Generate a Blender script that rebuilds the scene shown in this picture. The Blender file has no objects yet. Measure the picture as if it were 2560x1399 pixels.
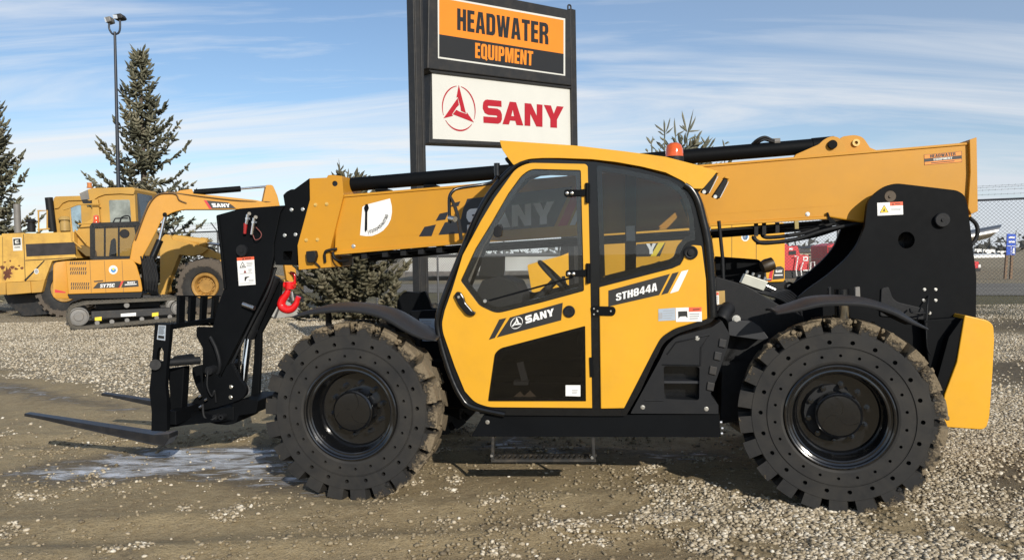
import bpy, bmesh, math, random
import numpy as np
from mathutils import Vector, Matrix, noise as mnoise
from mathutils.geometry import tessellate_polygon

random.seed(7)
RNG = np.random.default_rng(7)
R = math.radians
scene = bpy.context.scene
COL = scene.collection

# ------------------------------------------------------------------ camera
CAM_H = 1.78
FPX, CX, CY = 2000.0, 1280.0, 699.5
PITCH, ROLL = math.atan(59.5 / FPX), R(1.05)
fw = Vector((0, math.cos(PITCH), -math.sin(PITCH)))
r0 = Vector((1, 0, 0)); u0 = Vector((0, math.sin(PITCH), math.cos(PITCH)))
rt = r0 * math.cos(ROLL) - u0 * math.sin(ROLL)
up = u0 * math.cos(ROLL) + r0 * math.sin(ROLL)
CAM = Vector((0, 0, CAM_H))
cd = bpy.data.cameras.new('camera'); cam = bpy.data.objects.new('camera', cd); COL.objects.link(cam)
mw = Matrix.Identity(4)
for i in range(3):
    mw[i][0], mw[i][1], mw[i][2], mw[i][3] = rt[i], up[i], -fw[i], CAM[i]
cam.matrix_world = mw
cd.sensor_width = 36; cd.lens = FPX / 2560 * 36; cd.clip_start = 0.1; cd.clip_end = 6000
scene.camera = cam

def ray(px, py):
    return fw + rt * ((px - CX) / FPX) - up * ((py - CY) / FPX)
def at_depth(px, py, d):
    "world point on the ray at world-Y distance d"
    v = ray(px, py); return CAM + v * (d / v.y)
def ground(px, py, z=0.0):
    v = ray(px, py); return CAM + v * ((z - CAM_H) / v.z)
def project(w):
    q = Vector(w) - CAM; z = q.dot(fw)
    return (CX + FPX * q.dot(rt) / z, CY - FPX * q.dot(up) / z)

class Frame:
    "a thing's own coordinates: x along it, y away from the viewer, z up"
    def __init__(s, origin, ang, tilt=0.0):
        x = Vector((math.cos(ang) * math.cos(tilt), math.sin(ang) * math.cos(tilt), math.sin(tilt)))
        y = Vector((-math.sin(ang), math.cos(ang), 0)); z = x.cross(y)
        s.M = Matrix(((x.x, y.x, z.x, origin[0]), (x.y, y.y, z.y, origin[1]), (x.z, y.z, z.z, origin[2]), (0, 0, 0, 1)))
        s.I = s.M.inverted()
        s.c = s.I @ CAM
    def P(s, px, py, Y):
        d = s.I.to_3x3() @ ray(px, py)
        return s.c + d * ((Y - s.c.y) / d.y)
    def PX(s, px, py, X):
        d = s.I.to_3x3() @ ray(px, py)
        return s.c + d * ((X - s.c.x) / d.x)
    def L(s, pts, Y): return [s.P(p[0], p[1], p[2] if len(p) > 2 else Y) for p in pts]
    def W(s, v): return s.M @ Vector(v)
    def px(s, v): return project(s.M @ Vector(v))

# ------------------------------------------------------------------ mesh helper
def rc(pts, r, n=4):
    "round the corners of a 2-D outline"
    out = []; k = len(pts)
    for i in range(k):
        p0 = Vector(pts[i - 1][:2]); p1 = Vector(pts[i][:2]); p2 = Vector(pts[(i + 1) % k][:2])
        a = p0 - p1; b = p2 - p1
        rr = pts[i][2] if len(pts[i]) > 2 else r
        t = min(rr, a.length * .48, b.length * .48)
        if t < .5: out.append((p1.x, p1.y)); continue
        s = p1 + a.normalized() * t; e = p1 + b.normalized() * t
        for j in range(n + 1):
            f = j / n; q = s * (1 - f) ** 2 + p1 * 2 * f * (1 - f) + e * f * f
            out.append((q.x, q.y))
    return out
def spline(pts, n=6):
    "Catmull-Rom through 2-D or 3-D points"
    P = [Vector(p) for p in pts]; out = []
    for i in range(len(P) - 1):
        a = P[max(i - 1, 0)]; b = P[i]; c = P[i + 1]; d = P[min(i + 2, len(P) - 1)]
        for j in range(n):
            t = j / n
            out.append(.5 * ((2 * b) + (c - a) * t + (2 * a - 5 * b + 4 * c - d) * t * t + (3 * b - a - 3 * c + d) * t ** 3))
    out.append(P[-1]); return out

class MB:
    def __init__(s): s.v = []; s.f = []; s.m = []
    def add(s, verts, faces, m=0):
        o = len(s.v); s.v.extend([tuple(v) for v in verts])
        s.f.extend([tuple(i + o for i in f) for f in faces]); s.m.extend([m] * len(faces)); return s
    def flat(s, pts, m=0, holes=()):
        if not holes: return s.add(pts, [tuple(range(len(pts)))], m)
        loops = [[Vector(p) for p in pts]] + [[Vector(p) for p in h] for h in holes]
        return s.add([p for l in loops for p in l], [tuple(t) for t in tessellate_polygon(loops)], m)
    def prism(s, pts, off, m=0, holes=(), back=None):
        off = Vector(off); loops = [[Vector(p) for p in pts]] + [[Vector(p) for p in h] for h in holes]
        allv = [p for l in loops for p in l]; n = len(allv)
        if holes: tr = [tuple(t) for t in tessellate_polygon(loops)]
        else: tr = [tuple(range(n))]
        fs = list(tr) + [tuple(i + n for i in reversed(t)) for t in tr]
        o = 0
        for l in loops:
            k = len(l)
            for i in range(k):
                a, b = o + i, o + (i + 1) % k; fs.append((b, a, a + n, b + n))
            o += k
        bk = [p + off for p in allv] if back is None else [Vector(p) for p in back]
        return s.add(allv + bk, fs, m)
    def box(s, a, b, m=0):
        x0, y0, z0 = a; x1, y1, z1 = b
        return s.add([(x0, y0, z0), (x1, y0, z0), (x1, y1, z0), (x0, y1, z0), (x0, y0, z1), (x1, y0, z1), (x1, y1, z1), (x0, y1, z1)],
                     [(0, 3, 2, 1), (4, 5, 6, 7), (0, 1, 5, 4), (1, 2, 6, 5), (2, 3, 7, 6), (3, 0, 4, 7)], m)
    def bar(s, p, q, w, h, m=0, upv=(0, 0, 1)):
        "box along p->q"
        p, q = Vector(p), Vector(q); d = (q - p).normalized(); a = d.cross(Vector(upv))
        if a.length < 1e-3: a = d.cross(Vector((1, 0, 0)))
        a.normalize(); b = a.cross(d); a *= w / 2; b *= h / 2
        return s.prism([p + a + b, p - a + b, p - a - b, p + a - b], q - p, m)
    def tube(s, path, r, seg=10, m=0, caps=True):
        P = [Vector(p) for p in path]; n = len(P)
        rr = r if hasattr(r, '__len__') else [r] * n
        t = (P[1] - P[0]).normalized(); a = t.orthogonal().normalized(); vs = []
        for i in range(n):
            t2 = (P[min(i + 1, n - 1)] - P[max(i - 1, 0)]).normalized()
            a = (a - t2 * a.dot(t2)).normalized(); b = t2.cross(a)
            for k in range(seg):
                w = 2 * math.pi * k / seg; vs.append(P[i] + (a * math.cos(w) + b * math.sin(w)) * rr[i])
        fs = [(i * seg + k, i * seg + (k + 1) % seg, (i + 1) * seg + (k + 1) % seg, (i + 1) * seg + k) for i in range(n - 1) for k in range(seg)]
        if caps: fs += [tuple(reversed(range(seg))), tuple(range((n - 1) * seg, n * seg))]
        return s.add(vs, fs, m)
    def cyl(s, p, q, r, seg=16, m=0, r2=None): return s.tube([p, q], [r, r if r2 is None else r2], seg, m)
    def lathe(s, prof, o=(0, 0, 0), ax=(0, 1, 0), seg=48, m=0, arc=(0, 2 * math.pi)):
        o = Vector(o); ax = Vector(ax).normalized()
        a = Vector((1, 0, 0)) if abs(ax.x) < .9 else Vector((0, 0, 1)); a = (a - ax * a.dot(ax)).normalized(); b = ax.cross(a)
        full = abs(arc[1] - arc[0] - 2 * math.pi) < 1e-4; k = seg if full else seg + 1; vs = []
        for (r, h) in prof:
            for i in range(k):
                w = arc[0] + (arc[1] - arc[0]) * i / seg
                vs.append(o + ax * h + (a * math.cos(w) + b * math.sin(w)) * r)
        fs = []
        for j in range(len(prof) - 1):
            for i in range(seg):
                i2 = (i + 1) % k; fs.append((j * k + i, j * k + i2, (j + 1) * k + i2, (j + 1) * k + i))
        return s.add(vs, fs, m)
    def build(s, name, mats, parent=None, bevel=0, smooth=None, label=None, loc=None, seg=2, recalc=True):
        me = bpy.data.meshes.new(name)
        vs = s.v if loc is None else [(a - loc[0], b - loc[1], c - loc[2]) for a, b, c in s.v]
        me.from_pydata(vs, [], s.f)
        for mt in (mats if isinstance(mats, (list, tuple)) else [mats]): me.materials.append(mt)
        if len(me.materials) > 1: me.polygons.foreach_set('material_index', s.m)
        if recalc:
            bm = bmesh.new(); bm.from_mesh(me)
            bmesh.ops.remove_doubles(bm, verts=bm.verts, dist=1e-5)
            bmesh.ops.recalc_face_normals(bm, faces=bm.faces); bm.to_mesh(me); bm.free()
        if smooth:
            me.shade_smooth(); me.set_sharp_from_angle(angle=R(smooth))
        o = bpy.data.objects.new(name, me); COL.objects.link(o)
        if parent is not None: o.parent = parent
        if loc is not None: o.location = loc
        if bevel:
            md = o.modifiers.new('bevel', 'BEVEL'); md.width = bevel; md.segments = seg; md.limit_method = 'ANGLE'; md.angle_limit = R(38)
        if label: o['label'] = label
        return o

def thing(name, label, cat, frame=None, loc=(0, 0, 0), group=None):
    o = bpy.data.objects.new(name, None); COL.objects.link(o); o.empty_display_size = .2
    if frame is not None: o.matrix_world = frame.M
    else: o.location = loc
    o['label'] = label; o['category'] = cat
    if group: o['group'] = group
    return o
def tag(o, label, cat, group=None):
    o['label'] = label; o['category'] = cat
    if group: o['group'] = group
    return o

# ------------------------------------------------------------------ materials
def nodes_of(name):
    m = bpy.data.materials.new(name); m.use_nodes = True; nt = m.node_tree; nt.nodes.clear()
    out = nt.nodes.new('ShaderNodeOutputMaterial'); return m, nt, out
def N(nt, t, **kw):
    n = nt.nodes.new(t)
    for k, v in kw.items():
        if k in n.inputs: n.inputs[k].default_value = v
        else: setattr(n, k, v)
    return n
def mixc(nt, fac, a, b, blend='MIX'):
    n = nt.nodes.new('ShaderNodeMix'); n.data_type = 'RGBA'; n.blend_type = blend
    for sock, v in ((0, fac), (6, a), (7, b)):
        if hasattr(v, 'links'): nt.links.new(v, n.inputs[sock])
        else: n.inputs[sock].default_value = v if sock == 0 else (*v, 1)
    return n.outputs[2]
def ramp(nt, fac, stops):
    n = nt.nodes.new('ShaderNodeValToRGB'); cr = n.color_ramp
    while len(cr.elements) < len(stops): cr.elements.new(.5)
    for e, (p, c) in zip(cr.elements, stops):
        e.position = p; e.color = (*c, 1) if hasattr(c, '__len__') else (c, c, c, 1)
    nt.links.new(fac, n.inputs[0]); return n.outputs[0]
def math_(nt, op, a, b=None, c=None, clamp=False):
    n = nt.nodes.new('ShaderNodeMath'); n.operation = op; n.use_clamp = clamp
    for i, v in enumerate((a, b, c)):
        if v is None: continue
        if hasattr(v, 'links'): nt.links.new(v, n.inputs[i])
        else: n.inputs[i].default_value = v
    return n.outputs[0]
def noise_(nt, co, scale, detail=4, rough=.55, dist=0):
    n = N(nt, 'ShaderNodeTexNoise', Scale=scale, Detail=detail, Roughness=rough, Distortion=dist)
    nt.links.new(co, n.inputs['Vector']); return n.outputs['Fac']

def paint(name, col, rough=.35, metal=0, var=.12, dirt=0.0, dcol=(.20, .155, .10), scale=3, coat=0, bump=0.0, bscale=60, spec=.5):
    m, nt, out = nodes_of(name)
    tc = N(nt, 'ShaderNodeTexCoord').outputs['Object']
    n1 = noise_(nt, tc, scale, 5)
    c = mixc(nt, ramp(nt, n1, [(.3, 0), (.7, 1)]), tuple(x * (1 - var) for x in col), tuple(min(1, x * (1 + var * .6)) for x in col))
    if dirt:
        n2 = noise_(nt, tc, scale * 3.1, 8, .7)
        c = mixc(nt, math_(nt, 'MULTIPLY', ramp(nt, n2, [(.46, 0), (.74, 1)]), dirt), c, dcol)
    b = N(nt, 'ShaderNodeBsdfPrincipled', Metallic=metal)
    b.inputs['Specular IOR Level'].default_value = spec
    nt.links.new(c, b.inputs['Base Color'])
    n3 = noise_(nt, tc, scale * 7, 6, .6)
    nt.links.new(math_(nt, 'MULTIPLY_ADD', n3, .22, rough - .11), b.inputs['Roughness'])
    if coat: b.inputs['Coat Weight'].default_value = coat; b.inputs['Coat Roughness'].default_value = .08
    if bump:
        bp = N(nt, 'ShaderNodeBump', Strength=bump, Distance=.01); nt.links.new(noise_(nt, tc, bscale, 3), bp.inputs['Height']); nt.links.new(bp.outputs[0], b.inputs['Normal'])
    nt.links.new(b.outputs[0], out.inputs[0]); return m
def flatm(name, col, rough=.5, metal=0): return paint(name, col, rough, metal, var=.03)
def glass(name, tint, refl=.9, rough=.01):
    m, nt, out = nodes_of(name)
    t = N(nt, 'ShaderNodeBsdfTransparent', Color=(*tint, 1)); g = N(nt, 'ShaderNodeBsdfGlossy', Color=(refl, refl, refl, 1), Roughness=rough)
    f = N(nt, 'ShaderNodeFresnel', IOR=1.55); mx = N(nt, 'ShaderNodeMixShader')
    nt.links.new(f.outputs[0], mx.inputs[0]); nt.links.new(t.outputs[0], mx.inputs[1]); nt.links.new(g.outputs[0], mx.inputs[2])
    nt.links.new(mx.outputs[0], out.inputs[0]); return m

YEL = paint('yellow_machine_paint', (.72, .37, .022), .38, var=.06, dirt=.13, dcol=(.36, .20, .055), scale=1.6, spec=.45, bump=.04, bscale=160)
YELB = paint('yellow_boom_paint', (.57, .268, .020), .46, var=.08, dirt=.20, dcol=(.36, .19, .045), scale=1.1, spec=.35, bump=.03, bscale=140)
YELS = paint('excavator_yellow', (.56, .26, .016), .5, var=.06, dirt=.06, scale=1.4)
YELC = paint('old_loader_yellow', (.53, .30, .058), .62, var=.16, dirt=.35, dcol=(.35, .24, .10), scale=.8)
BLK = paint('black_frame_paint', (.0042, .005, .0062), .56, var=.25, dirt=.10, dcol=(.014, .014, .013), scale=2.2, spec=.085)
BLKG = paint('gloss_black', (.0045, .005, .006), .24, var=.1, dirt=.08, dcol=(.02, .02, .017), scale=3, spec=.5)
BLKM = paint('matt_black_plastic', (.0085, .0095, .0115), .6, var=.15, dirt=.2, dcol=(.03, .028, .024), scale=4, bump=.12, bscale=120, spec=.28)
FENDER = paint('rubber_fender', (.022, .024, .028), .5, var=.1, dirt=.10, dcol=(.05, .047, .04), scale=4, spec=.4)
STEEL = paint('bare_steel', (.55, .55, .55), .3, metal=1, var=.1)
CHROME = flatm('chrome', (.8, .8, .8), .12, 1)
ZINC = paint('zinc_bolt', (.75, .74, .70), .32, metal=1, var=.08)
GREYM = paint('worn_grey_steel', (.19, .185, .175), .55, var=.2, dirt=.4, scale=2)
WHITE = flatm('white_vinyl', (.82, .82, .80), .45)
CREAM = flatm('sign_white', (.66, .655, .60), .4)
NAVY = flatm('navy_vinyl', (.012, .014, .020), .4)
REDV = flatm('red_vinyl', (.55, .02, .03), .4)
SIGNRED = flatm('sign_red', (.42, .010, .020), .4)
ORANGE = flatm('sign_orange', (.80, .25, .016), .4)
SBLACK = flatm('sign_black', (.016, .016, .016), .5)
WARN = flatm('warning_orange', (.75, .12, .05), .5)
WARNY = flatm('warning_yellow', (.85, .62, .03), .5)
GREYV = flatm('grey_print', (.35, .36, .38), .5)
SILV = flatm('data_plate', (.45, .52, .60), .35, .3)
BLUEV = flatm('blue_print', (.04, .22, .50), .45)
HOOKR = paint('hook_red', (.72, .012, .015), .28, var=.06, scale=8, coat=.4)
TRACKG = paint('track_rubber_dusty', (.085, .078, .064), .85, var=.25, dirt=.4, scale=3, bump=.3, bscale=30)
DARKG = paint('dark_grey_panel', (.014, .015, .017), .6, var=.2, dirt=.15, scale=2)
SEATM = flatm('seat_vinyl', (.02, .02, .022), .7)
GLASS = glass('cab_glass', (.93, .95, .955), .9)
GLASSD = glass('tinted_glass', (.74, .765, .775), .85)
GLASSX = glass('smoked_glass', (.56, .56, .57), .8)
AMBER = paint('amber_lens', (.64, .10, .010), .12, var=.2, scale=12, coat=.8)
LENS = flatm('lamp_lens', (.75, .77, .78), .12, .5)
MIRR = flatm('mirror_face', (.8, .8, .8), .03, 1)
RIMB = paint('rim_gloss_black', (.006, .0065, .0075), .17, var=.1, dirt=.06, dcol=(.03, .026, .02), scale=5, coat=.8)
FORK = paint('fork_steel', (.012, .013, .016), .36, var=.3, dirt=.3, dcol=(.07, .06, .05), scale=5, spec=.6)
HUBY = paint('rusty_hub_yellow', (.40, .22, .05), .65, var=.3, dirt=.5, dcol=(.14, .06, .02), scale=3)

# tyre rubber with dried mud thrown over the tread (mud keeps to radius and one side)
def tyre_mat(name, inner, mudcol=(.25, .195, .125), amount=.5, bias=(.8, .0, .6)):
    m, nt, out = nodes_of(name)
    tc = N(nt, 'ShaderNodeTexCoord').outputs['Object']
    sp = N(nt, 'ShaderNodeSeparateXYZ'); nt.links.new(tc, sp.inputs[0])
    r = math_(nt, 'SQRT', math_(nt, 'ADD', math_(nt, 'POWER', sp.outputs[0], 2.0), math_(nt, 'POWER', sp.outputs[2], 2.0)))
    dt = N(nt, 'ShaderNodeVectorMath', operation='DOT_PRODUCT'); nt.links.new(tc, dt.inputs[0]); dt.inputs[1].default_value = bias
    n1 = noise_(nt, tc, 7, 8, .7); n2 = noise_(nt, tc, 45, 5, .7)
    e = math_(nt, 'ADD', math_(nt, 'MULTIPLY', math_(nt, 'SUBTRACT', r, inner), 9.0), math_(nt, 'MULTIPLY', dt.outputs['Value'], .75))
    e = math_(nt, 'ADD', e, math_(nt, 'MULTIPLY', math_(nt, 'SUBTRACT', n1, .5), 3.0))
    e = math_(nt, 'ADD', e, math_(nt, 'MULTIPLY', math_(nt, 'SUBTRACT', n2, .5), 1.2))
    gate = math_(nt, 'MULTIPLY', math_(nt, 'SUBTRACT', r, inner - .012), 60.0, clamp=True)
    fac = math_(nt, 'MULTIPLY', ramp(nt, math_(nt, 'ADD', e, amount - .2), [(.25, 0), (.6, 1)]), gate)
    rub = mixc(nt, ramp(nt, noise_(nt, tc, 5, 5), [(.3, 0), (.7, 1)]), (.015, .0155, .0165), (.027, .0265, .026))
    dust = math_(nt, 'MULTIPLY', ramp(nt, noise_(nt, tc, 3.2, 8, .72, .4), [(.42, 0), (.72, 1)]), .42); rub = mixc(nt, dust, rub, (.062, .055, .044))
    mud = mixc(nt, n2, tuple(x * .55 for x in mudcol), tuple(x * 1.35 for x in mudcol))
    b = N(nt, 'ShaderNodeBsdfPrincipled'); b.inputs['Specular IOR Level'].default_value = .3
    nt.links.new(mixc(nt, fac, rub, mud), b.inputs['Base Color'])
    nt.links.new(math_(nt, 'MULTIPLY_ADD', fac, .3, .62), b.inputs['Roughness'])
    bp = N(nt, 'ShaderNodeBump', Strength=.7, Distance=.02)
    nt.links.new(math_(nt, 'MULTIPLY', math_(nt, 'ADD', n2, n1), math_(nt, 'MULTIPLY_ADD', fac, .95, .05)), bp.inputs['Height']); nt.links.new(bp.outputs[0], b.inputs['Normal'])
    nt.links.new(b.outputs[0], out.inputs[0]); return m
TYRE = tyre_mat('muddy_tyre_rubber', .590, amount=.02, mudcol=(.22, .175, .115))
TYREL = tyre_mat('loader_tyre_rubber', .60, amount=-.3, mudcol=(.12, .10, .08))

# ------------------------------------------------------------------ lettering
_txt = {}
def text_mesh(s, bold=.02, space=1.0):
    k = (s, bold, space)
    if k not in _txt:
        cu = bpy.data.curves.new('lettering', 'FONT'); cu.body = s; cu.size = 1; cu.offset = bold; cu.space_character = space; cu.resolution_u = 3
        o = bpy.data.objects.new('lettering', cu); COL.objects.link(o)
        dg = bpy.context.evaluated_depsgraph_get(); me = bpy.data.meshes.new_from_object(o.evaluated_get(dg))
        v = np.array([x.co[:2] for x in me.vertices]); fs = [tuple(p.vertices) for p in me.polygons]
        bpy.data.objects.remove(o); bpy.data.curves.remove(cu); bpy.data.meshes.remove(me)
        lo, hi = v.min(0), v.max(0); _txt[k] = ((v - lo) / (hi - lo), fs)
    return _txt[k]
def bil(q, u, v):
    "q = TL, TR, BR, BL in pixels; u right, v up in 0..1"
    tl, tr, br, bl = [Vector(p[:2]) for p in q]
    return (bl * (1 - u) + br * u) * (1 - v) + (tl * (1 - u) + tr * u) * v
SANY_L = {
    'S': [[(0, .72), (.03, .88), (.12, .97), (.22, 1), (.97, 1), (.98, .74), (.30, .74), (.25, .70), (.30, .65), (.75, .65), (.92, .58), (1, .42), (1, .2), (.93, .06), (.8, 0), (.04, 0), (.03, .27), (.72, .27), (.76, .31), (.72, .35), (.28, .35), (.1, .42), (0, .6)]],
    'A': [[(0, 0), (.36, 1), (.68, 1), (1.04, 0), (.70, 0), (.64, .18), (.38, .18), (.32, 0)], [(.44, .38), (.58, .38), (.515, .66)]],
    'N': [[(0, 0), (0, 1), (.36, 1), (.68, .48), (.68, 1), (1, 1), (1, 0), (.66, 0), (.32, .54), (.32, 0)]],
    'Y': [[(.34, 0), (.34, .38), (0, 1), (.37, 1), (.52, .64), (.68, 1), (1.04, 1), (.69, .38), (.69, 0)]]}
BW_ = {'E': .80, 'A': 1.06, 'W': 1.5, 'T': .9, 'I': .38, 'P': .95, 'M': 1.35, 'Y': 1.05}
_b8 = [(.36, .2), (.45, .15), (.55, .15), (.64, .2), (.64, .36), (.55, .42), (.45, .42), (.36, .36)]
BLOCK = {
    'H': [[(0, 0), (0, 1), (.38, 1), (.38, .62), (.62, .62), (.62, 1), (1, 1), (1, 0), (.62, 0), (.62, .42), (.38, .42), (.38, 0)]],
    'E': [[(0, 0), (0, 1), (1, 1), (1, .83), (.48, .83), (.48, .60), (.94, .60), (.94, .43), (.48, .43), (.48, .17), (1, .17), (1, 0)]],
    'A': [[(0, 0), (.26, 1), (.74, 1), (1, 0), (.65, 0), (.61, .2), (.39, .2), (.35, 0)], [(.42, .36), (.58, .36), (.5, .78)]],
    'D': [[(0, 0), (0, 1), (.7, 1), (.92, .93), (1, .8), (1, .2), (.92, .07), (.7, 0)], [(.38, .17), (.56, .17), (.62, .22), (.62, .78), (.56, .83), (.38, .83)]],
    'W': [[(0, 1), (.24, 1), (.33, .42), (.40, 1), (.60, 1), (.67, .42), (.76, 1), (1, 1), (.84, 0), (.56, 0), (.5, .5), (.44, 0), (.16, 0)]],
    'T': [[(0, 1), (1, 1), (1, .82), (.7, .82), (.7, 0), (.3, 0), (.3, .82), (0, .82)]],
    'R': [[(0, 0), (0, 1), (.72, 1), (.93, .93), (1, .8), (1, .62), (.9, .5), (.78, .47), (.95, .38), (1, .25), (1, 0), (.63, 0), (.63, .3), (.55, .42), (.38, .42), (.38, 0)], [(.38, .58), (.55, .58), (.62, .64), (.62, .78), (.55, .83), (.38, .83)]],
    'Q': [[(0, .2), (0, .8), (.1, .94), (.3, 1), (.7, 1), (.9, .94), (1, .8), (1, .2), (.95, .1), (1.05, -.02), (.85, -.1), (.7, 0), (.3, 0), (.1, .06)], [(.38, .2), (.45, .16), (.55, .16), (.62, .2), (.62, .8), (.55, .84), (.45, .84), (.38, .8)]],
    'U': [[(0, 1), (.38, 1), (.38, .2), (.45, .15), (.55, .15), (.62, .2), (.62, 1), (1, 1), (1, .2), (.9, .05), (.7, 0), (.3, 0), (.1, .05), (0, .2)]],
    'I': [[(0, 0), (0, 1), (1, 1), (1, 0)]],
    'P': [[(0, 0), (0, 1), (.72, 1), (.93, .93), (1, .8), (1, .55), (.93, .43), (.72, .37), (.39, .37), (.39, 0)], [(.39, .54), (.55, .54), (.62, .6), (.62, .78), (.55, .83), (.39, .83)]],
    'M': [[(0, 0), (0, 1), (.37, 1), (.5, .5), (.63, 1), (1, 1), (1, 0), (.74, 0), (.74, .62), (.60, 0), (.40, 0), (.26, .62), (.26, 0)]],
    'N': [[(0, 0), (0, 1), (.36, 1), (.64, .45), (.64, 1), (1, 1), (1, 0), (.66, 0), (.36, .56), (.36, 0)]],
    'S': [[(0, .31), (.37, .31), (.37, .2), (.45, .15), (.55, .15), (.63, .2), (.63, .3), (.55, .4), (.1, .55), (0, .68), (0, .82), (.1, .95), (.3, 1), (.7, 1), (.9, .95), (1, .82), (1, .7), (.63, .7), (.63, .8), (.55, .85), (.45, .85), (.37, .8), (.37, .72), (.45, .64), (.9, .48), (1, .36), (1, .18), (.9, .05), (.7, 0), (.3, 0), (.1, .05), (0, .18)]],
    'C': [[(1, .35), (.64, .35), (.64, .2), (.55, .15), (.45, .15), (.37, .2), (.37, .8), (.45, .85), (.55, .85), (.64, .8), (.64, .65), (1, .65), (1, .82), (.9, .95), (.7, 1), (.3, 1), (.1, .95), (0, .82), (0, .18), (.1, .05), (.3, 0), (.7, 0), (.9, .05), (1, .18)]],
    'Y': [[(.31, 0), (.31, .38), (0, 1), (.37, 1), (.5, .65), (.63, 1), (1, 1), (.69, .38), (.69, 0)]],
    '8': [[(0, .2), (0, .4), (.12, .52), (0, .62), (0, .82), (.12, .95), (.3, 1), (.7, 1), (.88, .95), (1, .82), (1, .62), (.88, .52), (1, .4), (1, .2), (.88, .05), (.7, 0), (.3, 0), (.12, .05)], _b8, [(.37, .64), (.45, .59), (.55, .59), (.63, .64), (.63, .8), (.55, .85), (.45, .85), (.37, .8)]],
    '4': [[(.55, 0), (.55, .2), (0, .2), (0, .4), (.5, 1), (.88, 1), (.88, .38), (1, .38), (1, .2), (.88, .2), (.88, 0)], [(.27, .38), (.55, .38), (.55, .74)]],
    '7': [[(0, 1), (1, 1), (1, .8), (.55, 0), (.18, 0), (.6, .8), (0, .8)]],
    '5': [[(0, .3), (.36, .3), (.36, .2), (.45, .15), (.55, .15), (.63, .2), (.63, .42), (.55, .47), (.4, .44), (.05, .46), (.1, 1), (.95, 1), (.95, .8), (.42, .8), (.4, .63), (.7, .66), (.92, .58), (1, .45), (1, .18), (.9, .05), (.7, 0), (.3, 0), (.1, .05), (0, .18)]]}
class Decal:
    "printed film on the plane y = Y of a frame; outlines are given where the photo shows them"
    def __init__(s, frame, Y, proj=None): s.F = frame; s.Y = Y; s.b = MB(); s.mats = []; s.pj = proj or (lambda p, y: frame.P(p[0], p[1], y))
    def mi(s, mat):
        if mat not in s.mats: s.mats.append(mat)
        return s.mats.index(mat)
    def y(s, lay): return s.Y - .002 - .0012 * lay
    def poly(s, pts, mat, lay=0, holes=()):
        s.b.flat([s.pj(p, s.y(lay)) for p in pts], s.mi(mat), [[s.pj(p, s.y(lay)) for p in h] for h in holes]); return s
    def text(s, t, q, mat, lay=1, bold=.02, space=1.0):
        v, fs = text_mesh(t, bold, space)
        s.b.add([s.pj(bil(q, a, b), s.y(lay)) for a, b in v], fs, s.mi(mat)); return s
    def sany(s, q, mat, lay=1, letters='SANY'):
        for ch, x0, x1 in (('S', 0, .2376), ('A', .2442, .4917), ('N', .518, .739), ('Y', .756, .992)):
            if ch not in letters: continue
            ls = [[s.pj(bil(q, x0 + a * (x1 - x0), b), s.y(lay)) for a, b in l] for l in SANY_L[ch]]
            s.b.flat(ls[0], s.mi(mat), ls[1:])
        return s
    def block(s, t, q, mat, lay=1, gap=.13):
        "heavy condensed capitals"
        ws = [BW_.get(c, 1) for c in t]; tot = sum(ws) + gap * (len(t) - 1); x = 0
        for c, w in zip(t, ws):
            ls = [[s.pj(bil(q, (x + a * w) / tot, b), s.y(lay)) for a, b in l] for l in BLOCK[c]]
            s.b.flat(ls[0], s.mi(mat), ls[1:]); x += w + gap
        return s
    def emblem(s, q, mat, lay=1, ringw=.07):
        c = lambda x, y: s.pj(bil(q, .5 + x / 2, .5 + y / 2), s.y(lay))
        bl = [(0, 1.05), (.43, -.17), (.13, -.09), (.10, .08), (-.06, .50), (-.14, .47)]
        for k in range(3):
            a = k * 2 * math.pi / 3; ca, sa = math.cos(a), math.sin(a)
            s.b.flat([c(x * ca - y * sa, x * sa + y * ca) for x, y in bl], s.mi(mat))
            vs = []
            for j in range(17):
                w = math.pi / 2 + a + .13 + (2 * math.pi / 3 - .26) * j / 16
                e = ringw * (.35 + .65 * math.sin(math.pi * j / 16))
                vs += [c(math.cos(w), math.sin(w)), c((1 - e) * math.cos(w), (1 - e) * math.sin(w))]
            s.b.add(vs, [(2 * j, 2 * j + 1, 2 * j + 3, 2 * j + 2) for j in range(16)], s.mi(mat))
        return s
    def disc(s, cx, cy, rx, ry, mat, lay=1, n=20):
        return s.poly([(cx + rx * math.cos(2 * math.pi * i / n), cy + ry * math.sin(2 * math.pi * i / n)) for i in range(n)], mat, lay)
    def lines(s, q, rows, mat, lay=1, duty=.45, seed=0):
        rr = random.Random(seed)
        for i in range(rows):
            v0 = 1 - (i + .5) / rows; e = rr.uniform(.65, 1)
            s.poly([bil(q, 0, v0 + duty / 2 / rows), bil(q, e, v0 + duty / 2 / rows), bil(q, e, v0 - duty / 2 / rows), bil(q, 0, v0 - duty / 2 / rows)], mat, lay)
        return s
    def build(s, name, parent, label=None): return s.b.build(name, s.mats, parent, label=label, recalc=False)
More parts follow.
